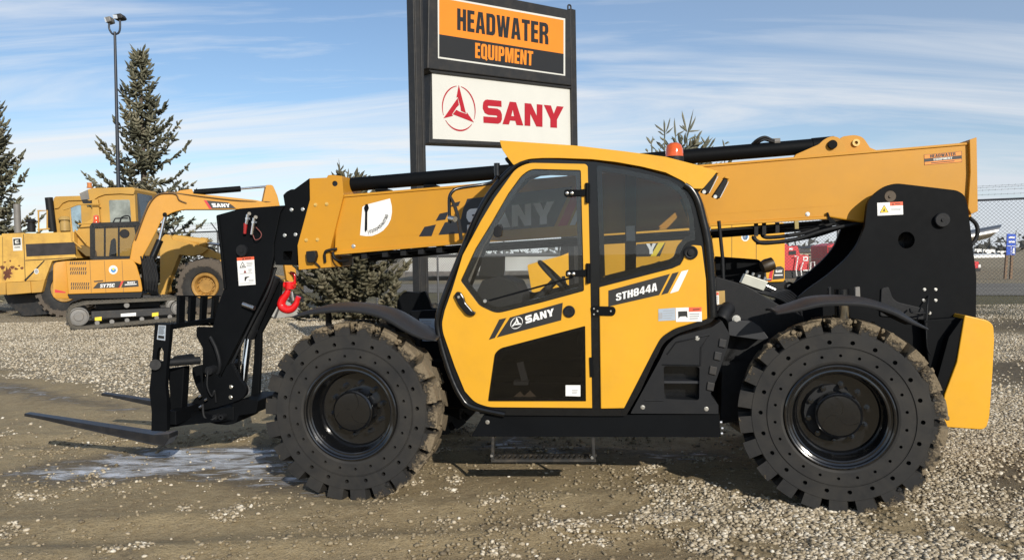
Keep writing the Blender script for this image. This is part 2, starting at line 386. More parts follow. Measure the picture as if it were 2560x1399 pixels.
# ================================================================== TELEHANDLER
_F = at_depth(875, 1031, 5.9); _v = ray(2101, 1044); _B = CAM + _v * ((_F.z - CAM_H) / _v.z)
HUB = _F.z; WB = (_B - _F).length
T = Frame((_F.x, _F.y, 0), math.atan2(_B.y - _F.y, _B.x - _F.x))
tele = thing('telehandler', 'large black and yellow telescopic handler with pallet forks, enclosed cab and four chunky muddy tyres', 'telehandler', T)
Y0 = Vector((0, 1, 0))
YC, YB, BW = .14, 1.08, .42            # cab side, boom near side, boom width
def plate(px, Y, t, name, mat, r=0, holes=(), bevel=.006, parent=tele, label=None):
    b = MB(); b.prism(T.L(rc(px, r), Y), (0, t, 0), 0, [T.L(h, Y) for h in holes])
    return b.build(name, mat, parent, bevel=bevel, label=label)
def studs(pts, Y, r, name, mat, parent=tele, h=.012):
    for p in pts:
        c = T.P(p[0], p[1], Y); b = MB(); b.cyl(c + Y0 * .004, c - Y0 * h, r, 8); b.cyl(c + Y0 * .003, c - Y0 * h * .3, r * 1.5, 12)
        b.build(name, mat, parent, smooth=40)
def circ(cx, cy, rx, ry=None, n=18): return [(cx + rx * math.cos(2 * math.pi * i / n), cy + (ry or rx) * math.sin(2 * math.pi * i / n)) for i in range(n)]

# ---- wheels
_wm = {}
TW = .345
def wheel_meshes(OR=.672):
    if _wm: return _wm
    b = MB()
    # sidewall with two rings of moulded holes
    def holed_ring(r_in, r_out, rh, rad, n, ph, depth):
        st = 2 * math.pi / n
        for k in range(n):
            a0 = ph + k * st; S = 5
            bd = [(r_in, a0 - st / 2 + st * i / S) for i in range(S)] + [(r_in + (r_out - r_in) * i / S, a0 + st / 2) for i in range(S)] + \
                 [(r_out, a0 + st / 2 - st * i / S) for i in range(S)] + [(r_out - (r_out - r_in) * i / S, a0 - st / 2) for i in range(S)]
            pts = [(r * math.cos(w), r * math.sin(w)) for r, w in bd]; c = (rh * math.cos(a0), rh * math.sin(a0)); n4 = len(pts)
            ring = []
            for x, z in pts:
                d = math.hypot(x - c[0], z - c[1]); ring.append((c[0] + (x - c[0]) * rad / d, c[1] + (z - c[1]) * rad / d))
            vs = [(x, 0, z) for x, z in pts] + [(x, 0, z) for x, z in ring] + [(x, depth, z) for x, z in ring] + [(c[0], depth, c[1])]
            fs = [(i, (i + 1) % n4, n4 + (i + 1) % n4, n4 + i) for i in range(n4)] + [(n4 + i, n4 + (i + 1) % n4, 2 * n4 + (i + 1) % n4, 2 * n4 + i) for i in range(n4)] + \
                 [(2 * n4 + i, 2 * n4 + (i + 1) % n4, 3 * n4) for i in range(n4)]
            b.add(vs, fs)
    holed_ring(.382, .470, .421, .0105, 22, 0, .05)
    holed_ring(.481, .573, .514, .0150, 22, .14, .06)
    b.lathe([(.470, 0), (.473, .007), (.478, .007), (.481, 0)], seg=110)
    b.lathe([(.355, .06), (.357, .016), (.368, .004), (.382, 0)], seg=110)
    b.lathe([(.573, 0), (.580, .010), (.584, .05), (.588, TW - .05), (.58, TW - .01), (.573, TW), (.36, TW), (.355, TW - .06), (.355, .06)], seg=110)
    rr = random.Random(3); NL = 22; st = 2 * math.pi / NL
    for side in (0, 1):
        for k in range(NL):
            a0 = k * st + (st / 2 if side else 0) + rr.uniform(-.006, .006); wdt = st * .70
            ro = OR - rr.uniform(0, .010)
            ys = (0.004, .09, .215) if not side else (TW - .004, TW - .09, TW - .215)
            sk = (0, .03, .11); wd = (1, .97, .72)
            rings = []
            for y, s_, q in zip(ys, sk, wd):
                A = [a0 + s_ - wdt * q / 2 + wdt * q * i / 4 for i in range(5)]
                rw = ro if y not in (0.004, TW - .004) else ro - .003
                rings.append([(.570, w) for w in A] + [(rw, w * .9 + (a0 + s_) * .1) for w in reversed(A)])
            n = 10; vs = [(r * math.cos(w), y, r * math.sin(w)) for ring, y in zip(rings, ys) for r, w in ring]
            fs = [tuple(range(n)), tuple(reversed(range(2 * n, 3 * n)))] + [(j * n + i, j * n + (i + 1) % n, (j + 1) * n + (i + 1) % n, (j + 1) * n + i) for j in range(2) for i in range(n)]
            b.add(vs, fs)
    # crusts of mud caught between and on the lugs
    for k in range(150):
        w = rr.uniform(-1.25, 2.3); y = rr.choice([rr.uniform(.0, .10), rr.uniform(0, TW)]); r = rr.uniform(.595, .668); s_ = rr.uniform(.008, .026)
        c = Vector((r * math.cos(w), y, r * math.sin(w)))
        vs = [c + Vector((rr.uniform(.6, 1.2) * s_ * math.cos(q) * math.cos(e), rr.uniform(.5, 1.0) * s_ * math.sin(e), rr.uniform(.6, 1.2) * s_ * math.sin(q) * math.cos(e))) for e in (-.8, 0, .8) for q in [i * math.pi / 3 + e for i in range(6)]]
        fs = [(j * 6 + i, j * 6 + (i + 1) % 6, j * 6 + 6 + (i + 1) % 6, j * 6 + 6 + i) for j in range(2) for i in range(6)] + [tuple(range(6)), tuple(reversed(range(12, 18)))]
        b.add(vs, fs)
    o = b.build('tyre', TYRE); o.data.shade_smooth(); o.data.set_sharp_from_angle(angle=R(24))
    _wm['tyre'] = o.data; bpy.data.objects.remove(o)
    b = MB()
    b.lathe([(.356, .05), (.360, .012), (.357, -.004), (.349, -.010), (.340, -.006), (.334, .010), (.322, .016), (.312, .014), (.304, .020), (.298, .040), (.286, .075), (.280, .10), (.277, .155), (.268, .168),
             (.20, .172), (.0, .172)], seg=96)
    b.lathe([(.285, TW - .1), (.32, TW - .04), (.356, TW - .03)], seg=48)
    o = b.build('wheel', RIMB, smooth=28); _wm['rim'] = o.data; bpy.data.objects.remove(o)
    b = MB()
    b.lathe([(.160, .174), (.158, .08), (.152, .058), (.142, .050), (.137, .043), (.10, .040), (.0, .039)], seg=56)
    for k in range(3):                                  # three raised blades cast into the cap
        vs = []
        for j in range(9):
            w = k * 2.094 + .5 + j * .13; r = .02 + j * .0145
            for dr in (-.005, .005): vs.append(((r + dr) * math.cos(w), .0365, (r + dr) * math.sin(w)))
        b.add(vs, [(2 * j, 2 * j + 1, 2 * j + 3, 2 * j + 2) for j in range(8)])
    o = b.build('hub_cap', RIMB, smooth=30); _wm['cap'] = o.data; bpy.data.objects.remove(o)
    b = MB(); b.tube([(0, 0, 0), (0, .05, 0)], .020, 6); b.cyl((0, -.022, 0), (0, .02, 0), .012, 8); o = b.build('wheel_bolt', RIMB); _wm['bolt'] = o.data; bpy.data.objects.remove(o)
    return _wm
def link(name, me, parent, loc=(0, 0, 0), rot=(0, 0, 0)):
    o = bpy.data.objects.new(name, me); COL.objects.link(o); o.parent = parent; o.location = loc; o.rotation_euler = rot; return o
def wheel(x, y, steer, spin, flip=False):
    wm = wheel_meshes()
    o = link('wheel', wm['rim'], tele, (x, y, HUB), (0, 0, R(steer) + (math.pi if flip else 0)))
    link('tyre', wm['tyre'], o, rot=(0, R(spin), 0)); link('hub_cap', wm['cap'], o, rot=(0, R(spin * 2), 0))
    for k in range(10):
        w = 2 * math.pi * (k + .3) / 10; link('wheel_bolt', wm['bolt'], o, (.195 * math.cos(w), .125, .195 * math.sin(w)))
    return o
wheel(0, 0, 0, 4)
wheel(WB, 0.02, -9, -7)
wheel(0, 2.42, 0, 20, True); wheel(WB, 2.42, -9, 31, True)

# ---- chassis, axles, running gear
for x in (0, WB):
    b = MB(); b.cyl((x, TW - .08, HUB), (x, 2.42 - TW + .08, HUB), .115, 18); b.lathe([(.0, -.2), (.17, -.18), (.25, 0), (.17, .18), (0, .2)], (x, 1.2, HUB), (0, 1, 0), 20)
    for y in (.30, 2.1): b.lathe([(.0, -.13), (.2, -.12), (.24, 0), (.2, .12), (0, .13)], (x, y, HUB), (0, 1, 0), 20)
    b.build('axle', BLKM, tele, smooth=35)
b = MB()
b.box((.25, .82, .52), (WB + .75, 1.62, .93)); b.box((-.42, .90, .60), (.3, 1.55, .90)); b.box((.9, .50, .56), (2.35, 2.1, .80))
b.build('chassis', BLK, tele, bevel=.015)
plate([(1005, 733), (1012, 728), (1050, 732), (1062, 726), (1073, 752), (1078, 770), (1120, 772), (1130, 950), (1010, 930), (1000, 845), (992, 830), (992, 752)], 1.60, .06, 'chassis_bracket', BLK, 6)
plate([(1025, 777), (1140, 772), (1150, 1050), (1045, 1000), (1040, 830)], .92, .05, 'front_frame_plate', BLK)
Decal(T, .92).poly([(1048, 796), (1092, 796), (1104, 852), (1056, 852)], SILV).lines([(1054, 800), (1080, 800), (1080, 816), (1054, 816)], 3, GREYV).build('data_plate', tele)
# engine and valve deck seen between cab and tower
plate([(1786, 690), (1815, 698), (1862, 712), (1915, 742), (1965, 772), (2010, 790), (2010, 905), (1786, 905)], .55, .06, 'deck_side', BLKM, 6)
plate([(1786, 640), (1895, 648), (1912, 660), (1912, 735), (1786, 705)], 1.75, .05, 'far_deck_panel', BLK, 5)
b = MB(); b.prism([T.P(*p, .62) for p in [(1852, 707), (1863, 684), (1921, 704), (1909, 727)]], (0, .10, 0)); vb = b.build('valve_block', paint('aluminium_block', (.50, .50, .44), .45, .6), tele, bevel=.004)
for i in range(4): 
    c = T.P(1867 + i * 15, 683 + i * 5.4, .66); b = MB(); b.cyl(c, c + Vector((.006, 0, .022)), .011, 8); b.build('valve_stud', ZINC, vb)
b = MB(); c0 = T.P(1912, 712, .66); b.cyl(c0, T.P(1938, 724, .66), .011, 8); b.cyl(T.P(1908, 700, .7), T.P(1926, 698, .72), .009, 8); b.build('valve_fitting', STEEL, vb)
for i in range(6):
    y = .62 + .05 * i
    p = [T.P(1872 + 10 * i, 722 + 1.5 * i, y), T.P(1915 + 9 * i, 735 - 2 * i, y), T.P(1960 + 5 * i, 752 - 3 * i, y + .1), T.P(2000 + 4 * i, 790 - 2 * i, y + .2)]
    b = MB(); b.tube(spline(p, 6), .011, 8); b.build('hydraulic_hose', BLKM, tele, smooth=60)
b = MB(); c = T.P(1905, 668, 1.45); b.lathe([(.0, 0), (.05, 0), (.06, .04), (.055, .10), (.0, .11)], c, (1, .2, .35), 24); b.build('brown_mirror', paint('brown_mirror_paint', (.035, .022, .009), .5), tele, smooth=40)  # small brown drum put in to stand for a brown mirror
plate([(1990, 700), (1998, 690), (2005, 692), (2015, 712), (2030, 716), (2030, 735), (1985, 735)], 1.9, .05, 'lug_bracket', BLK, 4)
b = MB(); b.lathe([(.022, -.02), (.042, -.02), (.042, .02), (.022, .02), (.022, -.02)], T.P(1973, 716, 1.6), (0, 1, 0), 20); b.build('lifting_eye', BLK, tele, smooth=40)

# ---- rear tower
TWR = [(2162, 566, 0), (2169, 501, 20), (2194, 478, 20), (2215, 464, 25), (2240, 458, 25), (2276, 462, 10), (2394, 476, 30), (2412, 488, 25), (2419, 512, 10), (2441, 690, 0), (2440, 800), (2400, 985), (2330, 1010), (2250, 1010), (1950, 1000), (1950, 800), (1985, 752), (2020, 722, 12), (2069, 688, 12), (2115, 648, 20), (2144, 612, 15)]
def tower(Y, name):
    b = MB(); b.prism(T.L(rc(TWR, 0), Y), (0, .05, 0), 0, [T.L(circ(2266, 600, 21), Y)] if Y < 1 else ())
    return b.build(name, BLK, tele, bevel=.006)
tw = tower(.90, 'tower_plate'); 
b = MB(); b.prism([p + Vector((0, .70, 0)) for p in T.L(rc(TWR, 0), .90)], (0, .05, 0)); b.build('tower_plate', BLK, tele, bevel=.006)
b = MB(); c = T.P(2266, 600, .90); b.lathe([(.062, .0), (.062, .25), (.0, .25)], c, (0, 1, 0), 24); b.build('pin_bore', BLKG, tw, smooth=40)
for (x, y, r, hh) in ((2353, 550, .056, .035), (2225, 491, .045, .006)):
    c = T.P(x, y, .90); b = MB(); b.lathe([(0, -hh), (r * .9, -hh), (r, -hh + .006), (r, .01)], c, (0, 1, 0), 28); b.cyl(c - Y0 * (hh + .01), c, .012, 8); b.build('pivot_pin', BLKM if hh > .01 else paint('dusty_pin', (.08, .06, .04), .7), tw, smooth=40)
studs([(2311, 723), (2339, 723), (2309, 750), (2339, 750), (2324, 782), (2323, 825)], .90, .008, 'tower_bolt', ZINC)
plate([(2203, 720), (2222, 716), (2232, 745), (2245, 755), (2310, 770), (2310, 800), (2200, 790)], .885, .015, 'tower_gusset', BLKM, 6)
d = Decal(T, .90); d.poly([(2193, 507), (2257, 504), (2258, 536), (2194, 539)], WHITE); d.poly([(2225, 505.5), (2257, 504), (2257.3, 513), (2225.3, 514.5)], WARN, 1)
d.poly([(2199, 532), (2222, 531), (2210.5, 512)], SBLACK, 1).poly([(2201, 531), (2220, 530.2), (2210.5, 514)], WARNY, 2).poly([(2207, 528), (2213, 527.8), (2211, 520)], SBLACK, 3)
d.lines([(2228, 521), (2254, 519.5), (2254, 526), (2228, 527)], 2, GREYV); d.poly([(2230, 512), (2235, 512), (2232.5, 507.5)], SBLACK, 2); d.lines([(2238, 507), (2252, 506.5), (2252, 510.5), (2238, 511)], 1, SBLACK, 2)
d.build('warning_label', tw)
b = MB(); b.tube(spline([T.P(2322, 738, .89), T.P(2318, 770, .82), T.P(2316, 840, .80), T.P(2322, 880, .8), T.P(2345, 898, .82), T.P(2372, 890, .86)], 6), .006, 6); b.build('tower_cable', BLKM, tele, smooth=60)
b = MB(); b.tube(spline([T.P(2424, 545, 1.0), T.P(2440, 560, 1.02), T.P(2444, 580, 1.02), T.P(2438, 600, 1.02), T.P(2428, 612, 1.0)], 5), .016, 8); b.build('rear_hose', BLKM, tele, smooth=60)
b = MB(); p0, p1 = T.P(2395, 598, 2.0), T.P(2486, 578, 2.0); b.tube([p0, p1], .062, 20, caps=False)
for i, v in enumerate(b.v):
    if i >= 20: b.v[i] = (v[0] + (v[2] - p1.z) * 1.1, v[1], v[2]); 
o = b.build('exhaust_pipe', paint('stainless_exhaust', (.50, .48, .45), .3, 1, var=.15), tele, smooth=60)
# counterweight with rounded flank
CW = [(2412, 787, 4), (2470, 800, 10), (2484, 812, 10), (2486, 850, 0), (2482, 930), (2474, 1040, 0), (2466, 1074, 22), (2350, 1066, 4), (2362, 985, 0), (2392, 905)]
b = MB(); f = T.L(rc(CW, 3), .70)
b.prism(f, (0, 1.35, 0)); cw = b.build('counterweight', YEL, tele, bevel=.045, seg=4)
cw.data.shade_smooth(); cw.modifiers[0].harden_normals = True
plate([(2372, 842), (2402, 800), (2409, 794), (2408, 830), (2388, 905), (2358, 985), (2346, 1060), (2320, 1050), (2345, 940)], .715, 1.1, 'rear_chassis_block', BLK, 4)
plate([(2310, 800), (2440, 790), (2412, 870), (2375, 960), (2330, 1000)], .80, .09, 'counterweight_mount', BLK)

# ---- boom
BT = lambda x: 414 - .0839 * (x - 1740)          # top edge
BBt = lambda x: 633 - .0825 * (x - 835)
def bq(x0, x1, dy0, dy1, edge): return [(x0, edge(x0) + dy0), (x1, edge(x1) + dy0), (x1, edge(x1) + dy1), (x0, edge(x0) + dy1)]
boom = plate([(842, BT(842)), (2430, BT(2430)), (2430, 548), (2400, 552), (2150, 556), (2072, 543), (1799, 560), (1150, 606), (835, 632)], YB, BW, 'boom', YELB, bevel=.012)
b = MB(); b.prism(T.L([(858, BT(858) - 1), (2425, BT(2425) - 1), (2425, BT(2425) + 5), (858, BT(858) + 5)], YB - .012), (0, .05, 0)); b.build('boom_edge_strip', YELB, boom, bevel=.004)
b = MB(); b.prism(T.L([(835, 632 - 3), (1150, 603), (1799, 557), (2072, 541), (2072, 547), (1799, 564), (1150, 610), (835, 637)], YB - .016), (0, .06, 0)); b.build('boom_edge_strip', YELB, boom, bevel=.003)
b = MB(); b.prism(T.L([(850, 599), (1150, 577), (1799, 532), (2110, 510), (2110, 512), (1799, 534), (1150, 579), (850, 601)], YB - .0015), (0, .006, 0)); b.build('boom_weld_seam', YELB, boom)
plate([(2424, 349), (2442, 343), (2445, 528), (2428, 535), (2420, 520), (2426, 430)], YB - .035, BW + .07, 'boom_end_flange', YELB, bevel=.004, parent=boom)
studs([(2019, 535)], YB, .012, 'boom_bolt', ZINC, boom); studs([(884, 615)], YB, .012, 'boom_bolt', ZINC, boom)
d = Decal(T, YB); q = [(2310, 387), (2404, 378), (2405, 405), (2311, 413)]
d.poly(q, SBLACK); ins = lambda u0, v0, u1, v1: [bil(q, u0, v1), bil(q, u1, v1), bil(q, u1, v0), bil(q, u0, v0)]
d.poly(ins(.01, .62, .99, .97), ORANGE, 1).poly(ins(.01, .03, .99, .30), ORANGE, 1).block('HEADWATER', ins(.16, .66, .84, .95), SBLACK, 2).block('EQUIPMENT', ins(.25, .36, .75, .57), CREAM, 2).lines(ins(.18, .08, .84, .24), 1, SBLACK, 2)
d.build('dealer_sticker', boom)
# boom lettering
d = Decal(T, YB); sl = -.083
def para(x0, x1, yt, yb, lean): return [(x0 + lean, yt), (x1 + lean, yt + sl * (x1 - x0)), (x1, yb + sl * (x1 - x0)), (x0, yb)]
d.poly([(1047, 591), (1061, 567), (1090, 561), (1079, 590)], NAVY).poly([(1089, 552), (1099, 534), (1122, 529), (1113, 549)], NAVY).poly([(1126, 517), (1131, 508), (1151, 503), (1146, 515)], NAVY)
d.poly([(1096, 587), (1112, 556), (1152, 548), (1158, 522), (1168, 497), (1430, 466), (1385, 566)], NAVY)
d.sany([(1166, 523), (1385, 503), (1385, 558), (1166, 577)], WHITE)
d.poly([(1440, 465), (1462, 463), (1418, 563), (1395, 565)], REDV).poly([(1468, 463), (1482, 462), (1438, 562), (1424, 563)], WHITE)
d.build('boom_lettering', boom)
# angle indicator
d = Decal(T, YB); g = [(900, 588), (906, 517), (914, 512), (975, 496)] + [(979.5, 515), (980, 530), (977, 548), (970, 562), (958, 576), (945, 584), (930, 589.5), (915, 590)]
d.poly(g, WHITE)
for i, t in enumerate(['10', '20', '30', '40', '50', '60', '70', '80']):
    w = R(12 + 8.6 * i); cx, cy = 912 + 57 * math.sin(w), 523 + 57 * math.cos(w) * 1.0; ux, uy = math.cos(w) * 4.3, -math.sin(w) * 4.3; vx, vy = -math.sin(w) * 4, -math.cos(w) * 4
    d.text(t, [(cx - ux + vx, cy - uy + vy), (cx + ux + vx, cy + uy + vy), (cx + ux - vx, cy + uy - vy), (cx - ux - vx, cy - uy - vy)], SBLACK, 1, .02)
    w2 = R(8 + 10.5 * i); c2, s2 = math.cos(w2), math.sin(w2); d.poly([(912 + 66 * s2 - .3, 522 + 66 * c2), (912 + 66 * s2 + .4, 522 + 66 * c2), (912 + 62 * s2 + .4, 522 + 62 * c2), (912 + 62 * s2 - .3, 522 + 62 * c2)], SBLACK, 1)
d.text('0', [(912, 574), (915, 574), (915, 581), (912, 581)], GREYV, 1, 0)
gd = d.build('angle_gauge', boom)
b = MB(); b.prism(T.L([(910, 519), (914, 510), (919, 510), (922, 520), (918, 530), (917.5, 574), (914, 579), (912, 574), (913, 530)], YB - .012), (0, .004, 0)); b.cyl(T.P(915, 521, YB - .02), T.P(915, 521, YB), .007, 8); b.build('gauge_needle', BLK, gd)
# top cylinder
b = MB(); ym = YB + BW / 2
b.cyl(T.P(856, 463.5, ym), T.P(2062, 363, ym), .062, 28); b.cyl(T.P(845, 464, ym), T.P(880, 462, ym), .066, 28); b.cyl(T.P(2030, 366, ym), T.P(2085, 361, ym), .068, 28)
cyl = b.build('boom_cylinder', BLK, tele, smooth=40)
for i in range(2):
    b = MB(); b.tube(spline([T.P(1876 + 8 * i, 366, ym), T.P(1893 + 6 * i, 350 + 4 * i, ym - .05), T.P(1912, 343 + 6 * i, ym - .05), T.P(1930, 350 + 4 * i, ym - .04), T.P(1942, 353 + 3 * i, ym - .03)], 6), .012, 8); b.build('cylinder_hose', BLKM, cyl, smooth=60)
b = MB(); b.cyl(T.P(1936, 354, ym - .03), T.P(1950, 353, ym - .03), .02, 8); b.box(T.P(1940, 362, ym) - Vector((.03, .03, .0)), T.P(1940, 362, ym) + Vector((.03, .03, .05))); b.build('hose_fitting', GREYM, cyl)
for x in (1080, 960): 
    c = T.P(x, 450 - .084 * (x - 1000) + 20, ym); b = MB(); b.box(c - Vector((.05, .1, .06)), c + Vector((.05, .1, .0))); b.build('cylinder_saddle', BLK, cyl)
for Y, px in ((YB - .005, [(1985, 393), (1990, 386), (2047, 361), (2062, 347, 10), (2080, 340, 20), (2097, 343, 12), (2112, 362), (2120, 386)]),
              (YB + BW - .05, [(2060, 390), (2098, 348), (2108, 341), (2137, 337, 14), (2158, 343, 14), (2175, 369), (2192, 376)])):
    plate(px, Y, .05, 'cylinder_mount', YELB, 2, bevel=.004)
c = T.P(2080, 362, YB - .005); b = MB(); b.lathe([(0, -.03), (.034, -.03), (.036, -.024), (.036, .4)], c, (0, 1, 0), 22); b.build('cylinder_pin', BLK, tele, smooth=40)
c = T.P(2140, 357, YB + BW - .06); b = MB(); b.lathe([(.014, -.01), (.03, -.01), (.03, .05)], c, (0, 1, 0), 22); b.build('pin_sleeve', paint('bare_yellow_sleeve', (.70, .50, .16), .5), tele, smooth=40)
# under-boom hose run
for i, (y0_, y1_) in enumerate(((640, 575), (646, 583), (652, 590))):
    b = MB(); b.tube([T.P(880 + 20 * i, y0_ - 2, YB + .05 + .1 * i), T.P(1160, y0_ - 25, YB + .05 + .1 * i), T.P(1800, y1_, YB + .05 + .1 * i), T.P(2080, y1_ - 22, YB + .1)], .014, 8); b.build('boom_hose', BLKM, tele, smooth=60)
for i, (p, r) in enumerate((([(1885, 590), (1885, 596), (1900, 606), (1930, 606), (1990, 598), (2060, 576), (2150, 557)], .017), ([(1905, 578), (1908, 590), (1930, 593), (2000, 584), (2080, 560), (2150, 552)], .016), ([(1890, 606), (1950, 604), (2040, 588), (2120, 562), (2160, 556)], .017))):
    b = MB(); b.tube(spline([T.P(x, y, YB + .03 + .05 * i) for x, y in p], 6), r, 8); b.build('boom_hose', BLKM, tele, smooth=60)
for x in (1890, 1910, 1943): 
    b = MB(); b.bar(T.P(x, 556, YB + .05), T.P(x, 590 - (x - 1890) * .15, YB + .05), .03, .03); b.build('hose_clamp', BLKM, tele)
b = MB(); b.bar(T.P(1990, 552, YB - .02), T.P(1991, 572, YB - .02), .04, .03); b.build('hose_clamp', paint('brass_clamp', (.30, .24, .10), .4, .7), tele)
b = MB(); b.prism(T.L([(2067, 531), (2071, 531), (2076, 545), (2090, 553), (2086, 560), (2074, 556)], YB - .03), (0, .02, 0)); b.build('hose_guide', BLK, tele)
b = MB(); 
for x in (910, 962, 1008, 1052, 1098): b.box(T.P(x, 640 - (x - 880) * .08, YB + .02) - Vector((.025, 0, .03)), T.P(x, 640 - (x - 880) * .08, YB + .02) + Vector((.025, .3, .03)))
b.build('hose_clip_row', BLKM, tele)
plate([(826, 640), (880, 638), (881, 662), (824, 666)], YB + .25, .04, 'inner_boom_end', GREYM)

# ---- boom collar and jib
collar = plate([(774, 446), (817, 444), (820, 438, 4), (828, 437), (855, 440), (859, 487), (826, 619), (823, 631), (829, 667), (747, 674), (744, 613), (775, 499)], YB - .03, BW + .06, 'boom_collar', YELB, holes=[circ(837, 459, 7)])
b = MB(); c = T.P(837, 459, YB - .02); b.cyl(c, c + Y0 * .1, .05, 16); b.build('collar_pin', BLKG, collar, smooth=40)
studs([(789, 512), (817, 510), (766, 600), (794, 599)], YB - .03, .011, 'collar_bolt', paint('yellow_bolt', (.62, .42, .12), .45), collar)
b = MB(); b.prism(T.L(rc([(764, 628), (787, 626), (790, 640), (785, 656), (768, 656), (765, 645)], 3), YB - .09), (0, .06, 0)); b.build('work_lamp', BLKM, collar, bevel=.006)
b = MB(); b.tube(spline([T.P(843, 622, YB - .04), T.P(822, 625, YB - .06), T.P(812, 632, YB - .06), T.P(813, 655, YB - .05)], 5), .012, 8); b.tube(spline([T.P(832, 630, YB - .03), T.P(836, 645, YB - .04), T.P(850, 652, YB), T.P(870, 650, YB + .1)], 5), .013, 8); b.tube(spline([T.P(786, 654, YB - .06), T.P(795, 662, YB - .05), T.P(800, 668, YB - .04)], 4), .008, 6); b.build('collar_hose', BLKM, collar, smooth=60)
plate([(773, 446), (736, 473), (728, 473, 4), (715, 480, 4), (708, 488), (712, 513), (702, 532), (685, 610), (687, 650, 3), (690, 662), (742, 663), (744, 613), (775, 499)], YB + .02, BW - .04, 'inner_boom', BLK, 0, holes=[rc([(708, 628), (731, 627), (728, 650), (708, 650)], 3)])
studs([(729, 524), (757, 523), (712, 588), (739, 586)], YB + .02, .011, 'slide_pad_bolt', ZINC)
JIB = [(540, 538, 3), (601, 521, 3), (712, 513), (700, 532), (684, 610), (684, 640), (672, 700), (640, 766), (570, 903), (551, 940, 6), (527, 952, 14), (507, 930), (506, 903), (506, 869), (490, 840), (491, 817), (531, 818), (545, 760), (560, 722), (552, 640)]
jib = plate(JIB, YB + .0, .05, 'jib_plate', BLK); plate(JIB, YB + .42, .05, 'jib_plate', BLK)
b = MB(); b.prism(T.L([(540, 540), (546, 540), (557, 640), (565, 722), (559, 722), (551, 640)], YB - .015), (0, .46, 0)); b.build('jib_web', BLK, tele, bevel=.004)
c = T.P(607, 626, YB); b = MB(); b.lathe([(0, -.03), (.05, -.03), (.055, -.02), (.055, .02)], c, (0, 1, 0), 28); b.cyl(c - Y0 * .036, c, .02, 8); b.build('jib_pin', BLKM, jib, smooth=40)
for (a, e, r) in (((620, 536), (616, 560), .016), ((636, 545), (630, 586), .017)):
    b = MB(); b.cyl(T.P(*a, YB - .04), T.P(*e, YB - .04), r, 12); b.cyl(T.P(a[0], a[1] + 8, YB - .04), T.P(a[0], a[1] + 13, YB - .04), r * 1.5, 6); b.cyl(T.P(a[0] + 3, a[1] - 2, YB - .04), T.P(a[0] + 3, a[1] - 2, YB), r, 10); b.build('hose_coupler', CHROME, jib, smooth=40)
b = MB(); b.cyl(T.P(614, 558, YB - .04), T.P(612, 584, YB - .04), .018, 12, r2=.013); b.build('red_coupler_cap', paint('dark_red_cap', (.35, .02, .02), .4), jib, smooth=40)
b = MB(); b.tube(spline([T.P(632, 585, YB - .04), T.P(638, 599, YB - .05), T.P(650, 595, YB - .05), T.P(653, 583, YB - .04), T.P(640, 568, YB - .03)], 6), .004, 6); b.build('coupler_tether', paint('tether_red', (.22, .07, .06), .5), jib)
b = MB(); b.cyl(T.P(608, 760, YB - .03), T.P(636, 770, YB - .05), .022, 10); b.build('jib_fitting', STEEL, jib, smooth=40)
q = [(592, 644), (635, 641), (639, 711), (597, 714)]; Q = lambda u0, v0, u1, v1: [bil(q, u0, v1), bil(q, u1, v1), bil(q, u1, v0), bil(q, u0, v0)]
d = Decal(T, YB); d.poly(q, WHITE).poly(Q(0, .89, 1, 1), WARN, 1).poly([bil(q, .3, .905), bil(q, .42, .905), bil(q, .36, .985)], SBLACK, 2).lines(Q(.46, .91, .85, .98), 1, SBLACK, 2)
d.poly([bil(q, .12, .63), bil(q, .5, .63), bil(q, .31, .85)], SBLACK, 1).poly([bil(q, .18, .655), bil(q, .44, .655), bil(q, .31, .81)], WHITE, 2).poly([bil(q, .27, .67), bil(q, .38, .67), bil(q, .33, .74)], SBLACK, 3)
d.lines(Q(.54, .66, .92, .82), 3, GREYV).poly([bil(q, .34, .44), bil(q, .5, .44), bil(q, .42, .56)], paint('maroon_print', (.22, .02, .02), .5), 1).lines(Q(.1, .40, .9, .44), 1, GREYV).lines(Q(.62, .46, .85, .58), 4, GREYV)
d.poly([bil(q, .38, .3), bil(q, .7, .31), bil(q, .5, .25), bil(q, .42, .15), bil(q, .36, .16)], SBLACK, 1).lines(Q(.6, .12, .92, .2), 2, GREYV).lines(Q(.08, .06, .9, .09), 1, GREYV)
d.build('warning_label', jib)
# tilt cylinder and rear link
b = MB(); b.prism(T.L([(686, 690), (703, 705), (699, 745), (652, 832), (651, 880), (646, 1000), (644, 1030), (624, 1034), (627, 985), (634, 900), (636, 838), (662, 780), (680, 720)], YB + .30), (0, .05, 0)); b.build('tilt_link', BLK, tele, bevel=.005)
b = MB(); b.cyl(T.P(688, 690, ym), T.P(622, 838, ym - .03), .052, 20); b.cyl(T.P(630, 820, ym - .03), T.P(620, 842, ym - .03), .058, 20); tc_ = b.build('tilt_cylinder', BLKM, tele, smooth=40)
b = MB(); b.cyl(T.P(622, 836, ym - .03), T.P(607, 966, ym - .1), .033, 24); b.build('cylinder_rod', CHROME, tc_, smooth=40)
b = MB(); b.cyl(T.P(612, 975, YB + .02), T.P(612, 975, YB + .45), .05, 20); b.cyl(T.P(601, 837, YB + .1), T.P(596, 955, YB + .1), .012, 10, ); b.build('tilt_pin', BLKG, tele, smooth=40)
for i in range(3):
    b = MB(); b.tube(spline([T.P(690 - 6 * i, 668, YB + .1 + .08 * i), T.P(668 - 8 * i, 730, YB + .05 + .08 * i), T.P(632 - 6 * i, 800, YB + .05 + .08 * i), T.P(597 - 8 * i, 872, YB + .03 + .06 * i), T.P(570 - 6 * i, 930, YB + .02 + .06 * i)], 6), .013, 8); b.build('tilt_hose', BLKM, tele, smooth=60)
